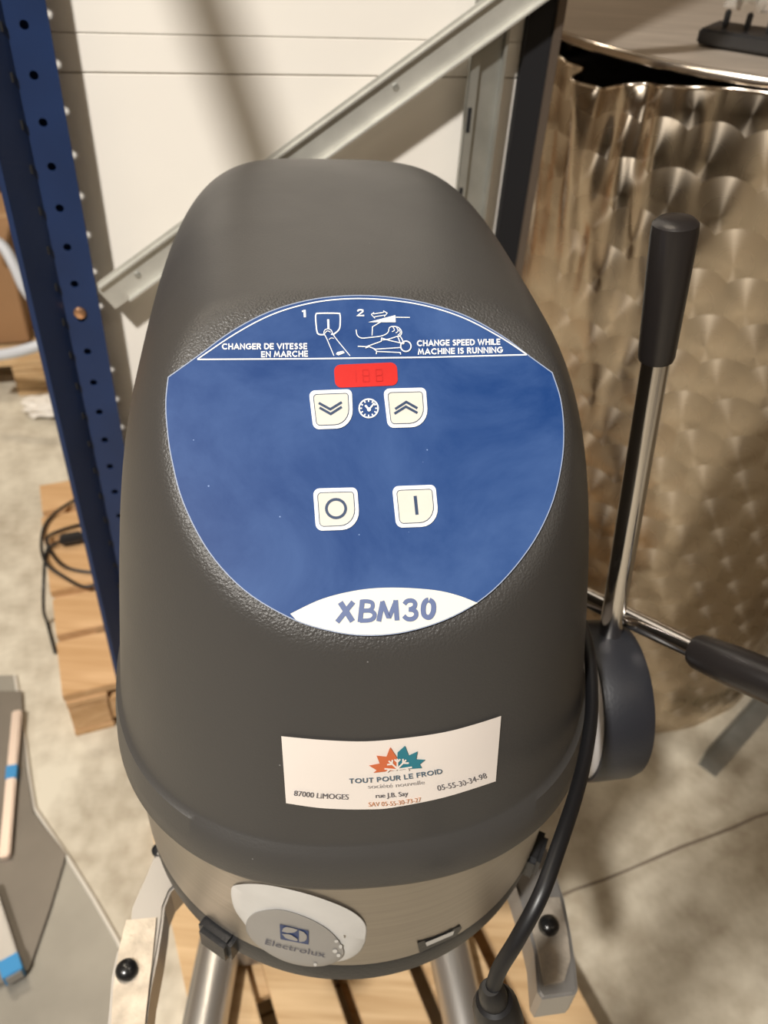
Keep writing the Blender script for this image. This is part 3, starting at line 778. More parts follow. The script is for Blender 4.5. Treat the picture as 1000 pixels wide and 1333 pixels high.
# ---- sticker on the front of the hood
sT = cm2([(367, 956.5), (420, 961.3), (476, 963.2), (530, 958.5), (578, 951.3), (616, 941.5), (651, 930.4)], 5)
sB = cm2([(373, 1043.5), (410, 1049), (442, 1051.2), (476, 1051.6), (510, 1049.4), (578, 1036), (644, 1015.4)], 5)
n = len(sT); V = []; Fs = []; K = 10
for k in range(K + 1):
    for i in range(n):
        t = k / K; V.append(on_hood(sT[i][0] * (1 - t) + sB[i][0] * t, sT[i][1] * (1 - t) + sB[i][1] * t, .0014))
for k in range(K):
    for i in range(n - 1): Fs.append([k * n + i, k * n + i + 1, (k + 1) * n + i + 1, (k + 1) * n + i])
stk = link('sticker', V, Fs, M_paper, mixer, True); stk['label'] = 'cream paper sticker with a two-colour leaf emblem and address lines'
def q5(pts): return [(340 + x / 2.941, 900 + y / 2.941) for x, y in pts]
SO = .0024
art('sticker_title', [bold2d('TOUT POUR LE FROID', q5([(337, 343), (430, 339), (530, 330), (610, 319), (690, 305)]), 6.6)], mat('slate_title_ink', (.07, .115, .16), .6), on_hood, SO, stk)
art('sticker_subtitle', [text2d('société nouvelle', q5([(407, 362), (500, 358), (622, 345)]), 5.6, .0)], M_ink_gy, on_hood, SO, stk)
art('sticker_address', [text2d('rue J.B. Say', q5([(437, 398), (500, 395), (560, 389)]), 6.2, .006), text2d('87000 LIMOGES', q5([(127, 389), (230, 400), (333, 404)]), 7.2, .0),
                        text2d('05-55-30-34-98', q5([(672, 371), (770, 352), (858, 322)]), 7.4, .0)], M_ink_dk, on_hood, SO, stk)
art('sticker_phone', [text2d('SAV 05-55-30-73-27', q5([(410, 431), (510, 427), (610, 412)]), 6.0, .0)], mat('rust_ink', (.55, .24, .12), .6), on_hood, SO, stk)
art('leaf_left', [poly(q5([(428, 302), (440, 292), (411, 274), (452, 266), (440, 236), (478, 240), (492, 204), (514, 238), (519, 248), (519, 290), (500, 294)]))], M_ink_or, on_hood, SO, stk)
art('leaf_right', [poly(q5([(519, 290), (519, 248), (520, 224), (548, 199), (562, 236), (596, 220), (590, 250), (625, 252), (604, 270), (612, 284), (570, 287)]))], M_ink_te, on_hood, SO, stk)
sn = []
for a, b in (((519, 288), (519, 246)), ((519, 284), (486, 254)), ((519, 284), (552, 250)), ((516, 288), (470, 284)), ((522, 286), (574, 278)),
             ((498, 266), (500, 250)), ((498, 266), (480, 268)), ((540, 262), (540, 246)), ((540, 262), (562, 262)), ((519, 258), (508, 248)), ((519, 258), (530, 247)), ((490, 286), (478, 296)), ((552, 282), (562, 290))):
    sn.append(ribbon(q5([a, b]), 2.1))
art('snowflake_print', sn, M_paper, on_hood, SO + .0006, stk)

# ---- stainless band under the hood, black ring, badge, slot
V, Fs = lathe(BC + EZ * BZ0, EZ, [(0, BR - .004), (.0008, BR), (BZ1 - BZ0 - .002, BR), (BZ1 - BZ0, BR - .006)], 128)
band = link('steel_band', V, Fs, M_steel_band, mixer, True, angle=.5); band['label'] = 'brushed stainless band'
V, Fs = lathe(BC + EZ * (BZ0 - .0205), EZ, [(-.012, BR - .02), (-.012, BR - .004), (-.009, BR - .001), (.015, BR - .0005), (.0195, BR - .002), (.0200, BR - .006)], 128)
ring = link('guard_ring', V, Fs, M_black, mixer, True, angle=.5); ring['label'] = 'black plastic ring under the steel band'
def ringblock(x, y, w, nm='ring_lug'):
    p = on_band(x, y, .004); d = Vector((p.x - BC.x, p.y - BC.y, 0)).normalized(); t = Vector((-d.y, d.x, 0))
    o_ = Vector((BC.x, BC.y, 0)) + d * (BR + .003)
    V, Fs = boxg(o_, t, d, EZ, -w / 2, w / 2, -.012, .007, BZ0 - .034, BZ0 - .003, .004)
    return link(nm, V, Fs, M_black, mixer, True, angle=.5)
ringblock(277, 1190, .034); ringblock(697, 1130, .034)
# badge: frosted oval backing and round silver plate
def q7(pts): return [(300 + x / 2.174, 1000 + y / 2.174) for x, y in pts]
def patch(name, outl, m, surf, off, parent, thick, cx, cy, rings_=6):
    n = len(outl); V = []; Fs = []
    prof = [(1.0, -thick), (1.0, -thick * .35), (.985, 0)] + [(1 - k / rings_, 0) for k in range(1, rings_)]
    for s, dz in prof:
        for x, y in outl: V.append(surf(cx + (x - cx) * s, cy + (y - cy) * s, off + dz))
    for k in range(len(prof) - 1):
        for i in range(n): Fs.append([k * n + i, k * n + (i + 1) % n, (k + 1) * n + (i + 1) % n, (k + 1) * n + i])
    V.append(surf(cx, cy, off)); b_ = (len(prof) - 1) * n
    for i in range(n): Fs.append([b_ + i, b_ + (i + 1) % n, len(V) - 1])
    return link(name, V, Fs, m, parent, True, angle=.6)
bo = cm2(q7([(2, 345), (20, 330), (90, 328), (180, 345), (270, 372), (345, 405), (382, 440), (384, 480), (370, 515), (340, 538), (300, 548), (230, 552), (150, 530), (80, 490), (40, 440), (10, 395)]), 4, True)
bk = patch('badge_backing', bo, M_white_gloss, on_band, .0016, band, .0020, 387, 1202); bk['label'] = 'frosted white oval backing'
bi = cm2(q7([(44, 455), (50, 425), (80, 405), (140, 400), (210, 420), (270, 452), (308, 490), (322, 525), (300, 548), (262, 560), (210, 560), (150, 545), (95, 515), (58, 482)]), 4, True)
bd = patch('maker_badge', bi, M_badge, on_band, .0028, band, .0016, 386, 1222); bd['label'] = 'round silver maker badge with a blue square emblem'
BO = .0034
art('badge_lettering', [text2d('Electrolux', q7([(97, 498), (180, 518), (268, 536)]), 6.6, .012)], M_ink_dk, on_band, BO, band)
def q9(pts): return [(330 + x / 7.692, 1180 + y / 7.692) for x, y in pts]
art('badge_emblem', [poly(q9([(262, 178), (552, 245), (552, 383), (270, 328)]))], mat('emblem_blue', (.02, .04, .12), .5), on_band, BO, band)
art('emblem_shape', [poly(cm2(q9([(286, 250), (300, 218), (340, 206), (436, 232), (430, 246), (400, 262), (340, 266)]), 3)), poly(cm2(q9([(286, 276), (340, 278), (380, 288), (436, 326), (438, 346), (380, 336), (320, 316)]), 3)),
    poly(cm2(q9([(456, 240), (500, 256), (532, 290), (530, 330), (500, 352), (458, 354)]), 3))], M_badge, on_band, BO + .0005, band)
# worn adhesive blots on the badge's right edge
bl = []
for x, y, r in ((300, 490, 6), (312, 505, 5), (296, 518, 7), (306, 530, 6), (240, 556, 5), (318, 478, 4)):
    bl.append(poly(q7(circ(x, y, r, r * random.uniform(.7, 1.3), 9))))
art('worn_print', bl, M_white_gloss, on_band, BO, band)['kind'] = 'stuff'
# slot cut in the band
sl = flat('slot_frame', q7([(530, 495), (652, 447), (656, 452), (640, 475), (548, 520), (536, 524)]), M_black, on_band, .0012, band, thick=.002)
art('slot_plate', [poly(q7([(552, 494), (634, 460), (630, 472), (556, 504)]))], M_white_gloss, on_band, .0018, band)

# ---- column and base under the head
V, Fs = boxg(mw(0, 0, 0), mx_, my_, EZ, -.13, .15, .17, .36, .20, 1.045, .02)
link('column', V, Fs, M_castg, mixer, True, angle=.5)
V, Fs = boxg(mw(0, 0, 0), mx_, my_, EZ, -.17, .17, .12, .36, .14, .215, .012)
link('base', V, Fs, M_castg, mixer, True, angle=.5)
# two tubular floor feet
def foot(p, q, r=.034):
    d = (q - p); L_ = d.length
    V, Fs = lathe(p, d, [(0, r * .9), (.004, r), (L_ - .012, r), (L_ - .003, r * .93), (L_, r * .7)], 40)
    return link('leg', V, Fs, M_tube, mixer, True, angle=.6)
zf = .178
foot(atz(292, 1195, zf) + Vector((-.0, .06, 0)), atz(258, 1380, zf)); foot(atz(568, 1200, zf) + Vector((.0, .06, 0)), atz(620, 1400, zf))
# ---- bowl fork arms (cast, stepped)
def fork(side):
    z = .78
    if side < 0:
        outl = [(238, 1085), (206, 1100), (192, 1135), (172, 1180), (168, 1215), (152, 1238), (145, 1270), (142, 1310), (138, 1350), (132, 1400), (188, 1405), (190, 1340), (196, 1290), (206, 1240), (212, 1200), (214, 1180), (222, 1160), (250, 1130)]
        pad = [(165, 1200), (204, 1196), (200, 1240), (194, 1290), (188, 1345), (184, 1400), (140, 1400), (145, 1345), (148, 1290), (155, 1240)]
        bolt, bore = (166, 1266), (207, 1106)
    else:
        outl = [(672, 1090), (705, 1085), (722, 1130), (735, 1170), (744, 1215), (750, 1255), (753, 1288), (748, 1294), (706, 1300), (700, 1290), (696, 1240), (684, 1190), (668, 1140)]
        pad = [(694, 1170), (728, 1170), (738, 1215), (742, 1250), (734, 1278), (708, 1284), (700, 1240), (690, 1200)]
        bolt, bore = (713, 1208), (700, 1120)
    P = [atz(x, y, z) for x, y in outl]
    V, Fs = prism([p - EZ * .045 for p in P], EZ, .045)
    bm = bmesh.new(); vv = [bm.verts.new(v) for v in V]; [bm.faces.new([vv[i] for i in f]) for f in Fs]
    bmesh.ops.recalc_face_normals(bm, faces=bm.faces)
    bmesh.ops.bevel(bm, geom=[e for e in bm.edges if abs(e.verts[0].co.z - z) < 1e-5 and abs(e.verts[1].co.z - z) < 1e-5], offset=.0025, segments=2, affect='EDGES')
    bm.verts.index_update(); V = [v.co.copy() for v in bm.verts]; Fs = [[v.index for v in f.verts] for f in bm.faces]; bm.free()
    a = link('bowl_arm', V, Fs, M_castg, mixer, False); a['label'] = 'grey cast bowl arm, ' + ('left' if side < 0 else 'right')
    Pp = [(lambda q: Vector((q.x, q.y, z)))(atz(x, y, z)) for x, y in pad]
    V, Fs = prism(Pp, EZ, .0035)
    link('arm_pad', V, Fs, M_cast, a)
    p = atz(*bolt, z) + EZ * .003
    V, Fs = lathe(p, EZ, [(0, .010), (.004, .010), (.0075, .008), (.0095, .004), (.010, .0008)], 20); link('bolt', V, Fs, M_bolt_dark, a, True)
    if side < 0:
        p = atz(*bore, z); V, Fs = lathe(p - EZ * .001, EZ, [(0, .0075), (.0012, .0075), (.0018, .006), (.0004, .0055)], 20); link('bore', V, Fs, M_dark_in, a)
    return a
fork(-1); fork(1)
# cross piece carrying both arms back to the column
V, Fs = boxg(mw(0, 0, 0), mx_, my_, EZ, -.20, .20, .04, .18, .735, .778, .008); link('bowl_cradle', V, Fs, M_castg, mixer, True, angle=.5)

# ---- lever hub on the right side
HA = (mx_ * 1.0 + my_ * 0.0).normalized()
hubc = mw(.190, .012, .952)
V, Fs = lathe(hubc, HA, [(0, .062), (.0, .0735), (.033, .0735), (.033, .056)], 64); o = link('hub_ring', V, Fs, M_hubring, mixer, True, angle=.5); o['label'] = 'pale grey ring behind the hub'
V, Fs = lathe(hubc + HA * .0332, HA, [(0, .068), (0, .0765), (.002, .0775), (.040, .0760), (.048, .0730), (.051, .066), (.0515, .01)], 72)
hub = link('lever_hub', V, Fs, M_blackm, mixer, True, angle=.7); hub['label'] = 'black round lever hub'
# marks moulded on the rim
for px, py in ((792, 913),):
    pass
p0 = hubc + HA * .048 + EZ * .050
rb, rt_ = atd(794, 826, (mw(.236, .03, 1.02) - CP).dot(FW)), atd(855, 462, .62)
ax = (rt_ - rb).normalized(); L_ = (rt_ - rb).length
V, Fs = lathe(rb - ax * .03, ax, [(0, .0106), (L_ + .05, .0106)], 32); rod = link('lever_rod', V, Fs, M_chrome, mixer, True, angle=.6); rod['label'] = 'chrome lever rod'
gt = atd(881, 283, .555); g0 = rt_ - ax * .004; ax2 = (gt - g0).normalized(); Lg = (gt - g0).length
V, Fs = lathe(g0, ax2, [(0, .0115), (.0008, .0128), (.004, .0136), (Lg * .5, .0150), (Lg - .010, .0160), (Lg - .004, .0155), (Lg - .001, .0122), (Lg, .004)], 40)
g = link('lever_grip', V, Fs, M_grip, mixer, True, angle=.7); g['label'] = 'black tapered lever grip'
# second lever (bowl lift) reaching out to the right behind the first
r0, r1, r2 = atd(800, 795, .80), atd(905, 846, .74), atd(1060, 912, .66)
ax = (r1 - r0).normalized()
V, Fs = lathe(r0 - ax * .07, ax, [(0, .0098), ((r1 - r0).length + .10, .0098)], 28); o = link('lift_rod', V, Fs, M_chrome, mixer, True, angle=.6); o['label'] = 'steel bowl lift rod'
ax = (r2 - r1).normalized(); Lg = (r2 - r1).length
V, Fs = lathe(r1 - ax * .002, ax, [(0, .009), (.001, .0135), (.006, .0160), (.04, .0182), (Lg - .02, .0185), (Lg - .004, .015), (Lg, .004)], 36)
o = link('lift_grip', V, Fs, M_grip, mixer, True, angle=.7); o['label'] = 'black bowl lift grip'
# ---- mains cable down the right side with its plug
cp = [(757, 810, .74), (766, 840, .70), (770, 880, .665), (770, 930, .63), (762, 985, .595), (748, 1040, .56), (728, 1100, .53), (704, 1165, .51), (674, 1222, .51), (650, 1262, .52), (640, 1292, .53)]
V, Fs = tube(catmull([atd(x, y, d) for x, y, d in cp], 8), .0051, 14)
cab = link('power_cable', V, Fs, M_rubber, mixer, True, angle=.8); cab['label'] = 'black mains cable'
pa, pb = atd(640, 1288, .528), atd(654, 1345, .57)
ax = (pb - pa).normalized()
V, Fs = lathe(pa, ax, [(-.004, .0058), (.002, .0085), (.014, .0095), (.016, .012), (.024, .0150), (.05, .0165), (.054, .013)], 20)
link('plug', V, Fs, M_rubber, cab, True, angle=.5)

# ================================================================== PALLETS
def pallet(name, o, eb, ep, length, spans, label, m, height=.14, th=.022, across=None, group=None):
    """o corner on the floor; boards run along eb, are spread along ep (spans)"""
    width = spans[-1][1]
    c = o + eb * length / 2 + ep * width / 2
    r = empty(name, (c.x, c.y, 0), label, 'pallet', group)
    for a, b in spans:
        V, Fs = boxg(o, eb, ep, EZ, random.uniform(-.004, .004), length + random.uniform(-.004, .004), a, b, height - th, height + random.uniform(-.001, .0), .002)
        link('deck_board', V, Fs, m, r)
    for t in (.0, .5, 1.0):
        x = (length - .09) * t
        V, Fs = boxg(o, eb, ep, EZ, x, x + .09, 0, width, height - th - .021, height - th - .001, .0015); link('stringer_board', V, Fs, m, r)
        for s in (.0, .5, 1.0):
            y = (width - .09) * s
            V, Fs = boxg(o, eb, ep, EZ, x + .002, x + .088, y + .001, y + .089, .019, height - th - .0215, .003); link('block', V, Fs, m, r)
    for s in (.0, .5, 1.0):
        y = (width - .09) * s
        V, Fs = boxg(o, eb, ep, EZ, 0, length, y, y + .09, 0, .0185, .0015); link('bottom_board', V, Fs, m, r)
    return r
PA = radians(25)
PB, PC = Vector((sin(PA), -cos(PA), 0)), Vector((cos(PA), sin(PA), 0))
o_ = PC * (-.017) + PB * (-.99)
pallet('wooden_pallet', o_, PB, PC, .80, [(0, .1), (.125, .225), (.25, .35), (.375, .475), (.5, .6)], 'pale wooden half pallet under the grey mixer', M_wood)
# pallet at the left behind the blue upright; boards run away to the right
A_, B_ = atz(52, 630, .14), atz(82, 908, .14)
ed = (A_ - B_); Lp = ed.length; ed.normalize(); er = Vector((ed.y, -ed.x, 0))
ys = [(0, .0)]
bnd = [(908, 833), (829, 778), (772, 710), (704, 671), (667, 630)]
def tt(y):
    # position along the edge of the pallet's left side
    x = 82 + (52 - 82) * (908 - y) / 278; return (atz(x, y, .14) - B_).dot(ed)
spans = [(max(0, tt(a)), tt(b)) for a, b in bnd]
B0 = Vector((B_.x, B_.y, 0))
pl = empty('wooden_pallet', tuple(B0 + ed * Lp / 2 + er * .15), 'wooden pallet on the floor left of the mixer, behind the blue rack upright', 'pallet')
for a, b in spans:
    V, Fs = boxg(B0, er, ed, EZ, random.uniform(-.006, .004), .30, a + .005, b - .005, .118, .14, .002); link('deck_board', V, Fs, M_wood2, pl)
for x in (0.002, .213):
    V, Fs = boxg(B0, er, ed, EZ, x, x + .085, 0, Lp, .097, .1175, .0015); link('stringer_board', V, Fs, M_wood2, pl)
    for y in (0.001, Lp / 2 - .05, Lp - .101):
        V, Fs = boxg(B0, er, ed, EZ, x + .001, x + .084, y, y + .10, .019, .0965, .003); link('block', V, Fs, M_wood2, pl)
    V, Fs = boxg(B0, er, ed, EZ, x, x + .085, 0, Lp, 0, .0185, .0015); link('bottom_board', V, Fs, M_wood2, pl)
V, Fs = boxg(B0, er, ed, EZ, .088, .212, .002, .020, .03, .0965, .001); link('front_board', V, Fs, M_wood2, pl)
st_ = []
for k in range(5):
    st_.append(boxg(B0, er, ed, EZ, .105 + k * .026, .119 + k * .026, .0012, .0021, .055, .072))
link('stamp_mark', *join(*st_), mat('burnt_stamp', (.14, .07, .035), .8), pl)
# coil of thin black cable on that pallet
def P14(x, y, z=.146): return atz(x, y, z)
coil = []
pts = [(160, 628), (130, 636), (90, 655), (62, 678), (54, 705), (60, 733), (85, 752), (110, 764), (130, 757), (142, 742), (120, 745), (85, 738), (66, 718), (62, 700), (80, 690), (110, 682), (136, 680), (118, 692), (98, 705), (84, 704), (72, 708), (60, 720), (55, 760), (56, 795), (62, 812), (70, 838)]
pz = [.147 if x > 62 or y < 640 else .150 for x, y in pts]
pp = [P14(x, y, z + .004 * (i % 3)) for i, ((x, y), z) in enumerate(zip(pts, pz))]
pp[-4] = atz(57, 760, .13); pp[-3] = atz(57, 795, .07); pp[-2] = atz(62, 812, .008); pp[-1] = atz(72, 850, .006)
V, Fs = tube(catmull(pp, 8), .0042, 10)
cc = tag(link('cable_coil', V, Fs, M_rubber, None, True), 'thin black cable coiled loosely on the left pallet', 'cable')
V, Fs = boxg(P14(94, 705, .147), er, ed, EZ, -.028, .028, -.016, .016, 0, .022, .005); link('connector', V, Fs, M_black, cc)

# ================================================================== FAR LEFT: pallet, box, hose
fo = atz(-60, 497, .0); 
e1 = Vector((cos(.30), sin(.30), 0)); e2 = Vector((-sin(.30), cos(.30), 0))
fb = atz(72, 512, 0)
pr = empty('wooden_pallet', tuple(fb - e1 * .4), 'far wooden pallet carrying the cardboard box at the left edge', 'pallet')
for k in range(6):
    V, Fs = boxg(fb, e1, e2, EZ, -1.2, 0, .0 + k * .132, .105 + k * .132, .118, .14, .003); link('deck_board', V, Fs, M_wood, pr)
for x in (-1.2, -.66, -.12):
    for y in (0.002, .33, .66):
        V, Fs = boxg(fb, e1, e2, EZ, x, x + .12, y, y + .1, .02, .0975, .003); link('block', V, Fs, M_wood, pr)
    V, Fs = boxg(fb, e1, e2, EZ, x, x + .12, 0, .765, .098, .1175, .002); link('stringer_board', V, Fs, M_wood, pr)
    V, Fs = boxg(fb, e1, e2, EZ, x, x + .12, 0, .765, 0, .0195, .002); link('bottom_board', V, Fs, M_wood, pr)
bx = empty('cardboard_box', tuple(fb + e2 * .2 - e1 * .5 + EZ * .14), 'brown cardboard box on the far pallet', 'box')
V, Fs = boxg(fb, e1, e2, EZ, -1.1, -.06, .12, .60, .141, .50, .004); link('carton', V, Fs, M_card, bx)
V, Fs = boxg(fb, e1, e2, EZ, -1.1, -.06, .33, .38, .5005, .502); link('tape_strip', V, Fs, mat('kraft_tape', (.42, .26, .14), .4), bx)
V, Fs = boxg(fb, e1, e2, EZ, -1.3, -.05, .80, 1.2, 0.0, 1.5, .005)
tag(link('storage_crate', V, Fs, M_dark_card), 'tall dark brown crate behind the cardboard box', 'crate')
hp = [aty(-40, 300, 2.40), aty(0, 318, 2.40), aty(18, 345, 2.38), aty(32, 375, 2.36), aty(50, 398, 2.36), aty(66, 418, 2.34), aty(74, 436, 2.30), aty(60, 446, 2.26), aty(30, 456, 2.24), aty(0, 462, 2.24), aty(-50, 466, 2.24)]
V, Fs = tube(catmull(hp, 8), .017, 14)
tag(link('hose', V, Fs, M_hose, None, True), 'thick grey plastic hose looping over the cardboard box', 'hose')
# crumpled paper beside that pallet
bm = bmesh.new(); bmesh.ops.create_icosphere(bm, subdivisions=3, radius=.06)
pc_ = atz(62, 531, .02)
for v in bm.verts:
    k = 1 + random.uniform(-.28, .22); v.co = Vector((v.co.x * k * 1.3, v.co.y * k, v.co.z * k * .4)) + Vector((pc_.x, pc_.y, .03))
bm.verts.index_update(); V = [v.co.copy() for v in bm.verts]; Fs = [[v.index for v in f.verts] for f in bm.faces]; bm.free()
mz = min(v.z for v in V); V = [v - EZ * mz for v in V]
tag(link('crumpled_paper', V, Fs, mat('white_paper', (.72, .68, .62), .8)), 'crumpled white paper on the floor by the far pallet', 'paper')

# ================================================================== BOTTOM LEFT: sheets and bars
def sheet(name, pts, z, h, m, label):
    P = [atz(x, y, z) for x, y in pts]
    V, Fs = prism(P, EZ, h)
    return tag(link(name, V, Fs, m), label, 'sheet')
s1 = sheet('metal_sheet', [(-90, 880), (20, 880), (32, 960), (38, 1010), (45, 1052), (60, 1075), (88, 1116), (122, 1170), (153, 1224), (185, 1290), (210, 1400), (-90, 1420)], .0005, .003, M_sheet, 'grey metal sheet lying on the floor at the bottom left')
ed_ = [(20, 880), (32, 960), (38, 1010), (45, 1052), (60, 1075), (88, 1116), (122, 1170), (153, 1224), (185, 1290), (210, 1400)]
V, Fs = tube([atz(x, y, .0045) for x, y in ed_], .004, 8); o = link('folded_edge', V, Fs, mat('bright_sheet_edge', (.74, .70, .62), .35, .3), s1); o['label'] = 'bright folded edge'
sheet('metal_sheet', [(-90, 900), (28, 900), (34, 1000), (44, 1060), (86, 1112), (66, 1180), (38, 1262), (-90, 1330)], .0095, .0015, M_sheet2, 'smaller brown-grey sheet overlapping the larger sheet')
def bar(a, b, w, z, h, m, label, tapes):
    p, q = atz(*a, z), atz(*b, z); d = (q - p); L_ = d.length; d.normalize(); s = Vector((-d.y, d.x, 0))
    r = link('metal_bar', *boxg(Vector((p.x, p.y, 0)), d, s, EZ, 0, L_, -w / 2, w / 2, z, z + h, .003), m)
    tag(r, label, 'bar', 'bars on the sheet at the bottom left')
    for t in tapes:
        o = link('tape', *boxg(Vector((p.x, p.y, 0)), d, s, EZ, L_ * t - .016, L_ * t + .016, -w / 2 - .001, w / 2 + .001, z - .0, z + h + .0012, .001), M_bluetape, r); o['label'] = 'blue tape'
bar((24, 930), (8, 1120), .020, .0112, .018, M_bar, 'pale narrow metal bar lying along the left edge', (.46,))
bar((-14, 1165), (22, 1278), .032, .0112, .030, M_castg, 'grey square bar with blue tape round its end', (.9,))

# ================================================================== DRUM
DC = Vector((.61, 1.615, 0)); DR, DT = .42, 1.372
drum = empty('steel_drum', tuple(DC), 'large engine-turned stainless drum with a crumpled upper edge, right of the mixer', 'drum')
def drum_wall():
    V = []; Fs = []; UV = []; NA, NZ = 420, 150
    Z = [.0 + (DT - .016) * (1 - (1 - k / NZ) ** 1.35) for k in range(NZ + 1)]
    def edge_at(px):     # how far the top edge has sunk at picture column px
        tb = [(640, .002), (690, .004), (712, .013), (732, .022), (760, .036), (784, .050), (806, .036), (828, .026), (870, .017), (920, .008), (960, .002), (1000, 0)]
        for (a, s), (b, t) in zip(tb, tb[1:]):
            if a <= px <= b: return s + (t - s) * (px - a) / (b - a)
        return 0.
    cols = []
    for i in range(NA + 1):
        a = -pi + 2 * pi * i / NA
        p = Vector((DC.x + DR * sin(a), DC.y - DR * cos(a), DT)); q = p - CP; dz = q.dot(FW)
        px = 500 + FPX * q.dot(RT) / dz
        vis = (Vector((sin(a), -cos(a), 0)).dot(Vector((CP.x, CP.y, 0)) - Vector((p.x, p.y, 0))) > 0)
        cols.append((a, edge_at(px) if vis else (.01 if px < 760 else 0.)))
    for k, z in enumerate(Z):
        for a, sk in cols:
            f = max(0., (z - (DT - .50)) / .50)
            zz = z - sk * f ** 4
            amp = min(1., sk / .030)
            # folds: hanging creases that fade downwards
            r = DR
            r += amp * f ** 2.2 * (.012 * sin(a * 34 + 5 * f) + .008 * sin(a * 57 + 9 * f + 1) ) - amp * .012 * f ** 5
            cr = exp(-((a + 1.02 - .35 * (1 - f)) / .05) ** 2); r += .012 * cr * f
            cr = exp(-((a + .80 + .10 * (1 - f)) / .035) ** 2); r -= .014 * cr * f ** 1.5
            r += .0016 * sin(a * 9 + z * 7) + .0012 * sin(a * 21 - z * 13)
            V.append(Vector((DC.x + r * sin(a), DC.y - r * cos(a), zz))); UV.append((DR * a, z))
    n = NA + 1
    for k in range(NZ):
        for i in range(NA): Fs.append([k * n + i, k * n + i + 1, (k + 1) * n + i + 1, (k + 1) * n + i])
    return V, Fs, UV
V, Fs, UV = drum_wall()
o = link('drum_wall', V, Fs, M_turned, drum, True, uvs=UV); o['label'] = 'engine-turned stainless wall'
ep = [V[150 * 421 + i] + Vector((0, 0, 0)) for i in range(70, 290)]
eV, eF = tube(ep, .0026, 8); o = link('folded_edge', eV, eF, mat('bent_sheet_edge', (.62, .54, .45), .22, 1.), drum, True); o['label'] = 'bent bright upper edge of the wall'
V, Fs = lathe(DC + EZ * .002, EZ, [(0, DR - .03), (DT - .10, DR - .035)], 64); link('drum_core', V, Fs, M_dark_in, drum, True)
V, Fs = lathe(DC + EZ * (DT - .010), EZ, [(0, DR - .02), (0, DR + .004), (.003, DR + .0075), (.009, DR + .0075), (.013, DR + .004), (.0125, DR - .004)], 160, False)
rim = link('lid_rim', V, Fs, mat('polished_lid_rim', (.72, .64, .55), .2, 1.), drum, True, angle=.8); rim['label'] = 'polished rolled rim of the lid'
V, Fs = lathe(DC + EZ * (DT - .009), EZ, [(0, DR - .002), (.010, DR - .003)], 120); o = link('lid', V, Fs, M_lid, drum); o['label'] = 'tan brushed flat lid'
# black ribbed plastic base with clear film on the lid
ka, kb = atz(905, 58, DT + .003), atz(1050, 82, DT + .003)
kd = (kb - ka).normalized(); kn = Vector((-kd.y, kd.x, 0))
kt = link('plastic_tray', *boxg(ka, kd, kn, EZ, 0, .30, 0, .10, .001, .022, .003), M_black, None)
tag(kt, 'black ribbed plastic tray on top of the drum lid', 'tray')
for k in range(6):
    V, Fs = boxg(ka, kd, kn, EZ, .022 + k * .032, .030 + k * .032, .035, .045, .022, .045, .002); link('prong', V, Fs, M_black, kt)
def film(p, h, r, label):
    V = []; Fs = []; n = 40; m_ = 14
    for k in range(m_ + 1):
        t = k / m_
        for i in range(n):
            a = 2 * pi * i / n
            rr = r * (1.0 - .35 * t + .22 * sin(a * 5 + t * 5) * (1 - .4 * t) + .12 * sin(a * 11 - t * 9))
            V.append(p + Vector((rr * cos(a), rr * sin(a), h * t)))
    for k in range(m_):
        for i in range(n): Fs.append([k * n + i, k * n + (i + 1) % n, (k + 1) * n + (i + 1) % n, (k + 1) * n + i])
    o = link('plastic_bag', V, Fs, M_film, None, True); return tag(o, label, 'bag')
film(ka + kd * .055 + kn * .055 + EZ * .047, .13, .034, 'crumpled clear plastic bag standing on the black tray, left one')
film(ka + kd * .165 + kn * .055 + EZ * .047, .13, .036, 'crumpled clear plastic bag on the black tray at the right edge')

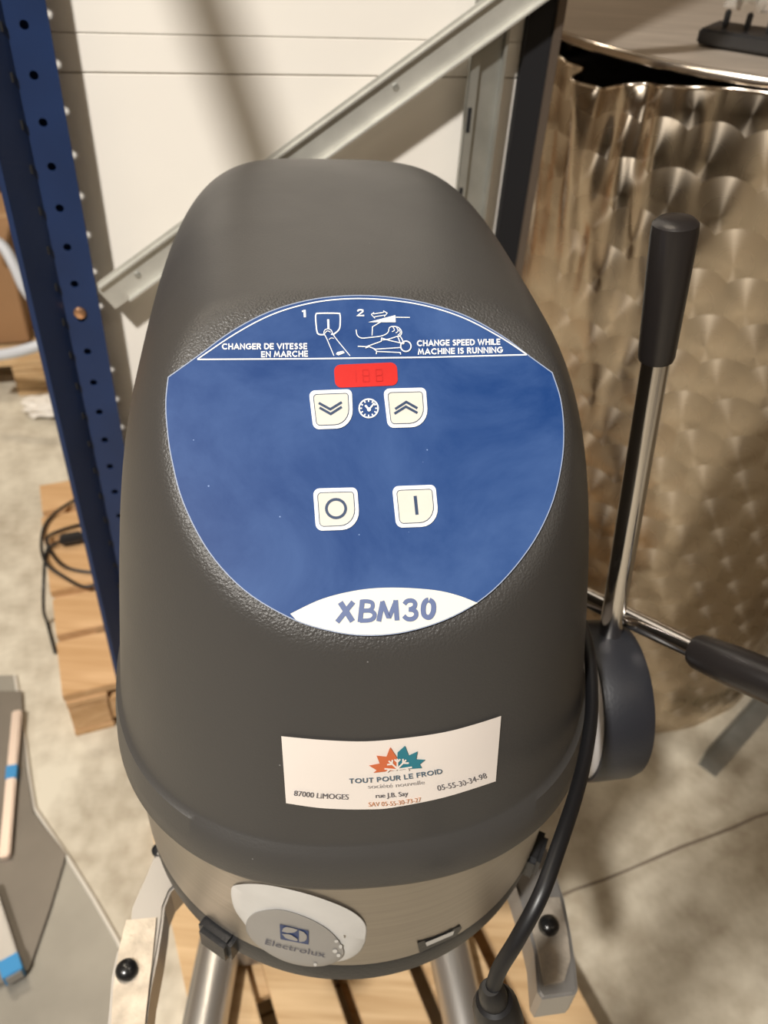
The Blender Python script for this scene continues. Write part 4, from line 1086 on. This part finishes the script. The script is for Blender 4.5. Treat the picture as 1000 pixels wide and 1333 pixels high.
# galvanised angle bar lying on the floor beside the drum
a_, b_ = atz(908, 995, 0), atz(1085, 800, 0)
d = (b_ - a_).normalized(); s = Vector((d.y, -d.x, 0))
V, Fs = join(boxg(a_, d, s, EZ, 0, .95, 0, .004, 0, .05), boxg(a_, d, s, EZ, 0, .95, .004, .045, 0, .004))
tag(link('angle_bar', V, Fs, M_galv), 'galvanised angle bar on the floor right of the drum', 'bar')

# ================================================================== added shade casters, unseen: loaded rack for the right floor, tube for the wall
rk = empty('shade_rack', (.46, -.72, 0), 'tall blue rack added unseen behind the viewer to shade the floor', 'rack')
for x in (-.26, 1.16):
    for y in (-1.02, -.46):
        V, Fs = boxg(Vector((0, 0, 0)), EX, EY, EZ, x, x + .05, y, y + .05, 0, 3.1); link('shade_rack_post', V, Fs, M_blue_steel, rk)
for z in (2.24, 2.96):
    V, Fs = boxg(Vector((0, 0, 0)), EX, EY, EZ, -.21, 1.16, -1.01, -.42, z, z + .04); link('shade_rack_shelf', V, Fs, M_galv, rk)
for k, (x0_, x1_) in enumerate(((-.19, .42), (.46, 1.12))):
    V, Fs = boxg(Vector((0, 0, 0)), EX, EY, EZ, x0_, x1_, -1.0, -.44, 2.281, 2.86, .004)  # boxes added with the rack to block the key on the floor
    tag(link('cardboard_box', V, Fs, M_card), ('left' if k == 0 else 'right') + ' one of two unseen shade-casting boxes on the added rack behind the viewer', 'box')

# reflector board added behind the drum to whiten the reflection in the steel
V, Fs = boxg(Vector((0, 0, 0)), EX, EY, EZ, -.5, .75, 2.5, 2.55, 0, 1.2, .004)
tag(link('reflector_board', V, Fs, M_white), 'white board added upright behind the drum as a reflector', 'panel')
# black tube added out of view to cast the soft shadow on the wall
KU = KEYDIR
A_ = onwall(262, -20) - KU * .95; B_ = onwall(335, 195) - KU * .95
hd = (A_ - B_).normalized(); top_ = A_ + hd * ((HZ - A_.z) / hd.z)
V, Fs = tube([B_ - hd * .05, B_, A_, A_ + hd * .8, top_], .024, 16)
tag(link('wall_shade_tube', V, Fs, M_rubber, None, True), 'black tube added unseen above the viewer to shade the wall', 'hose')
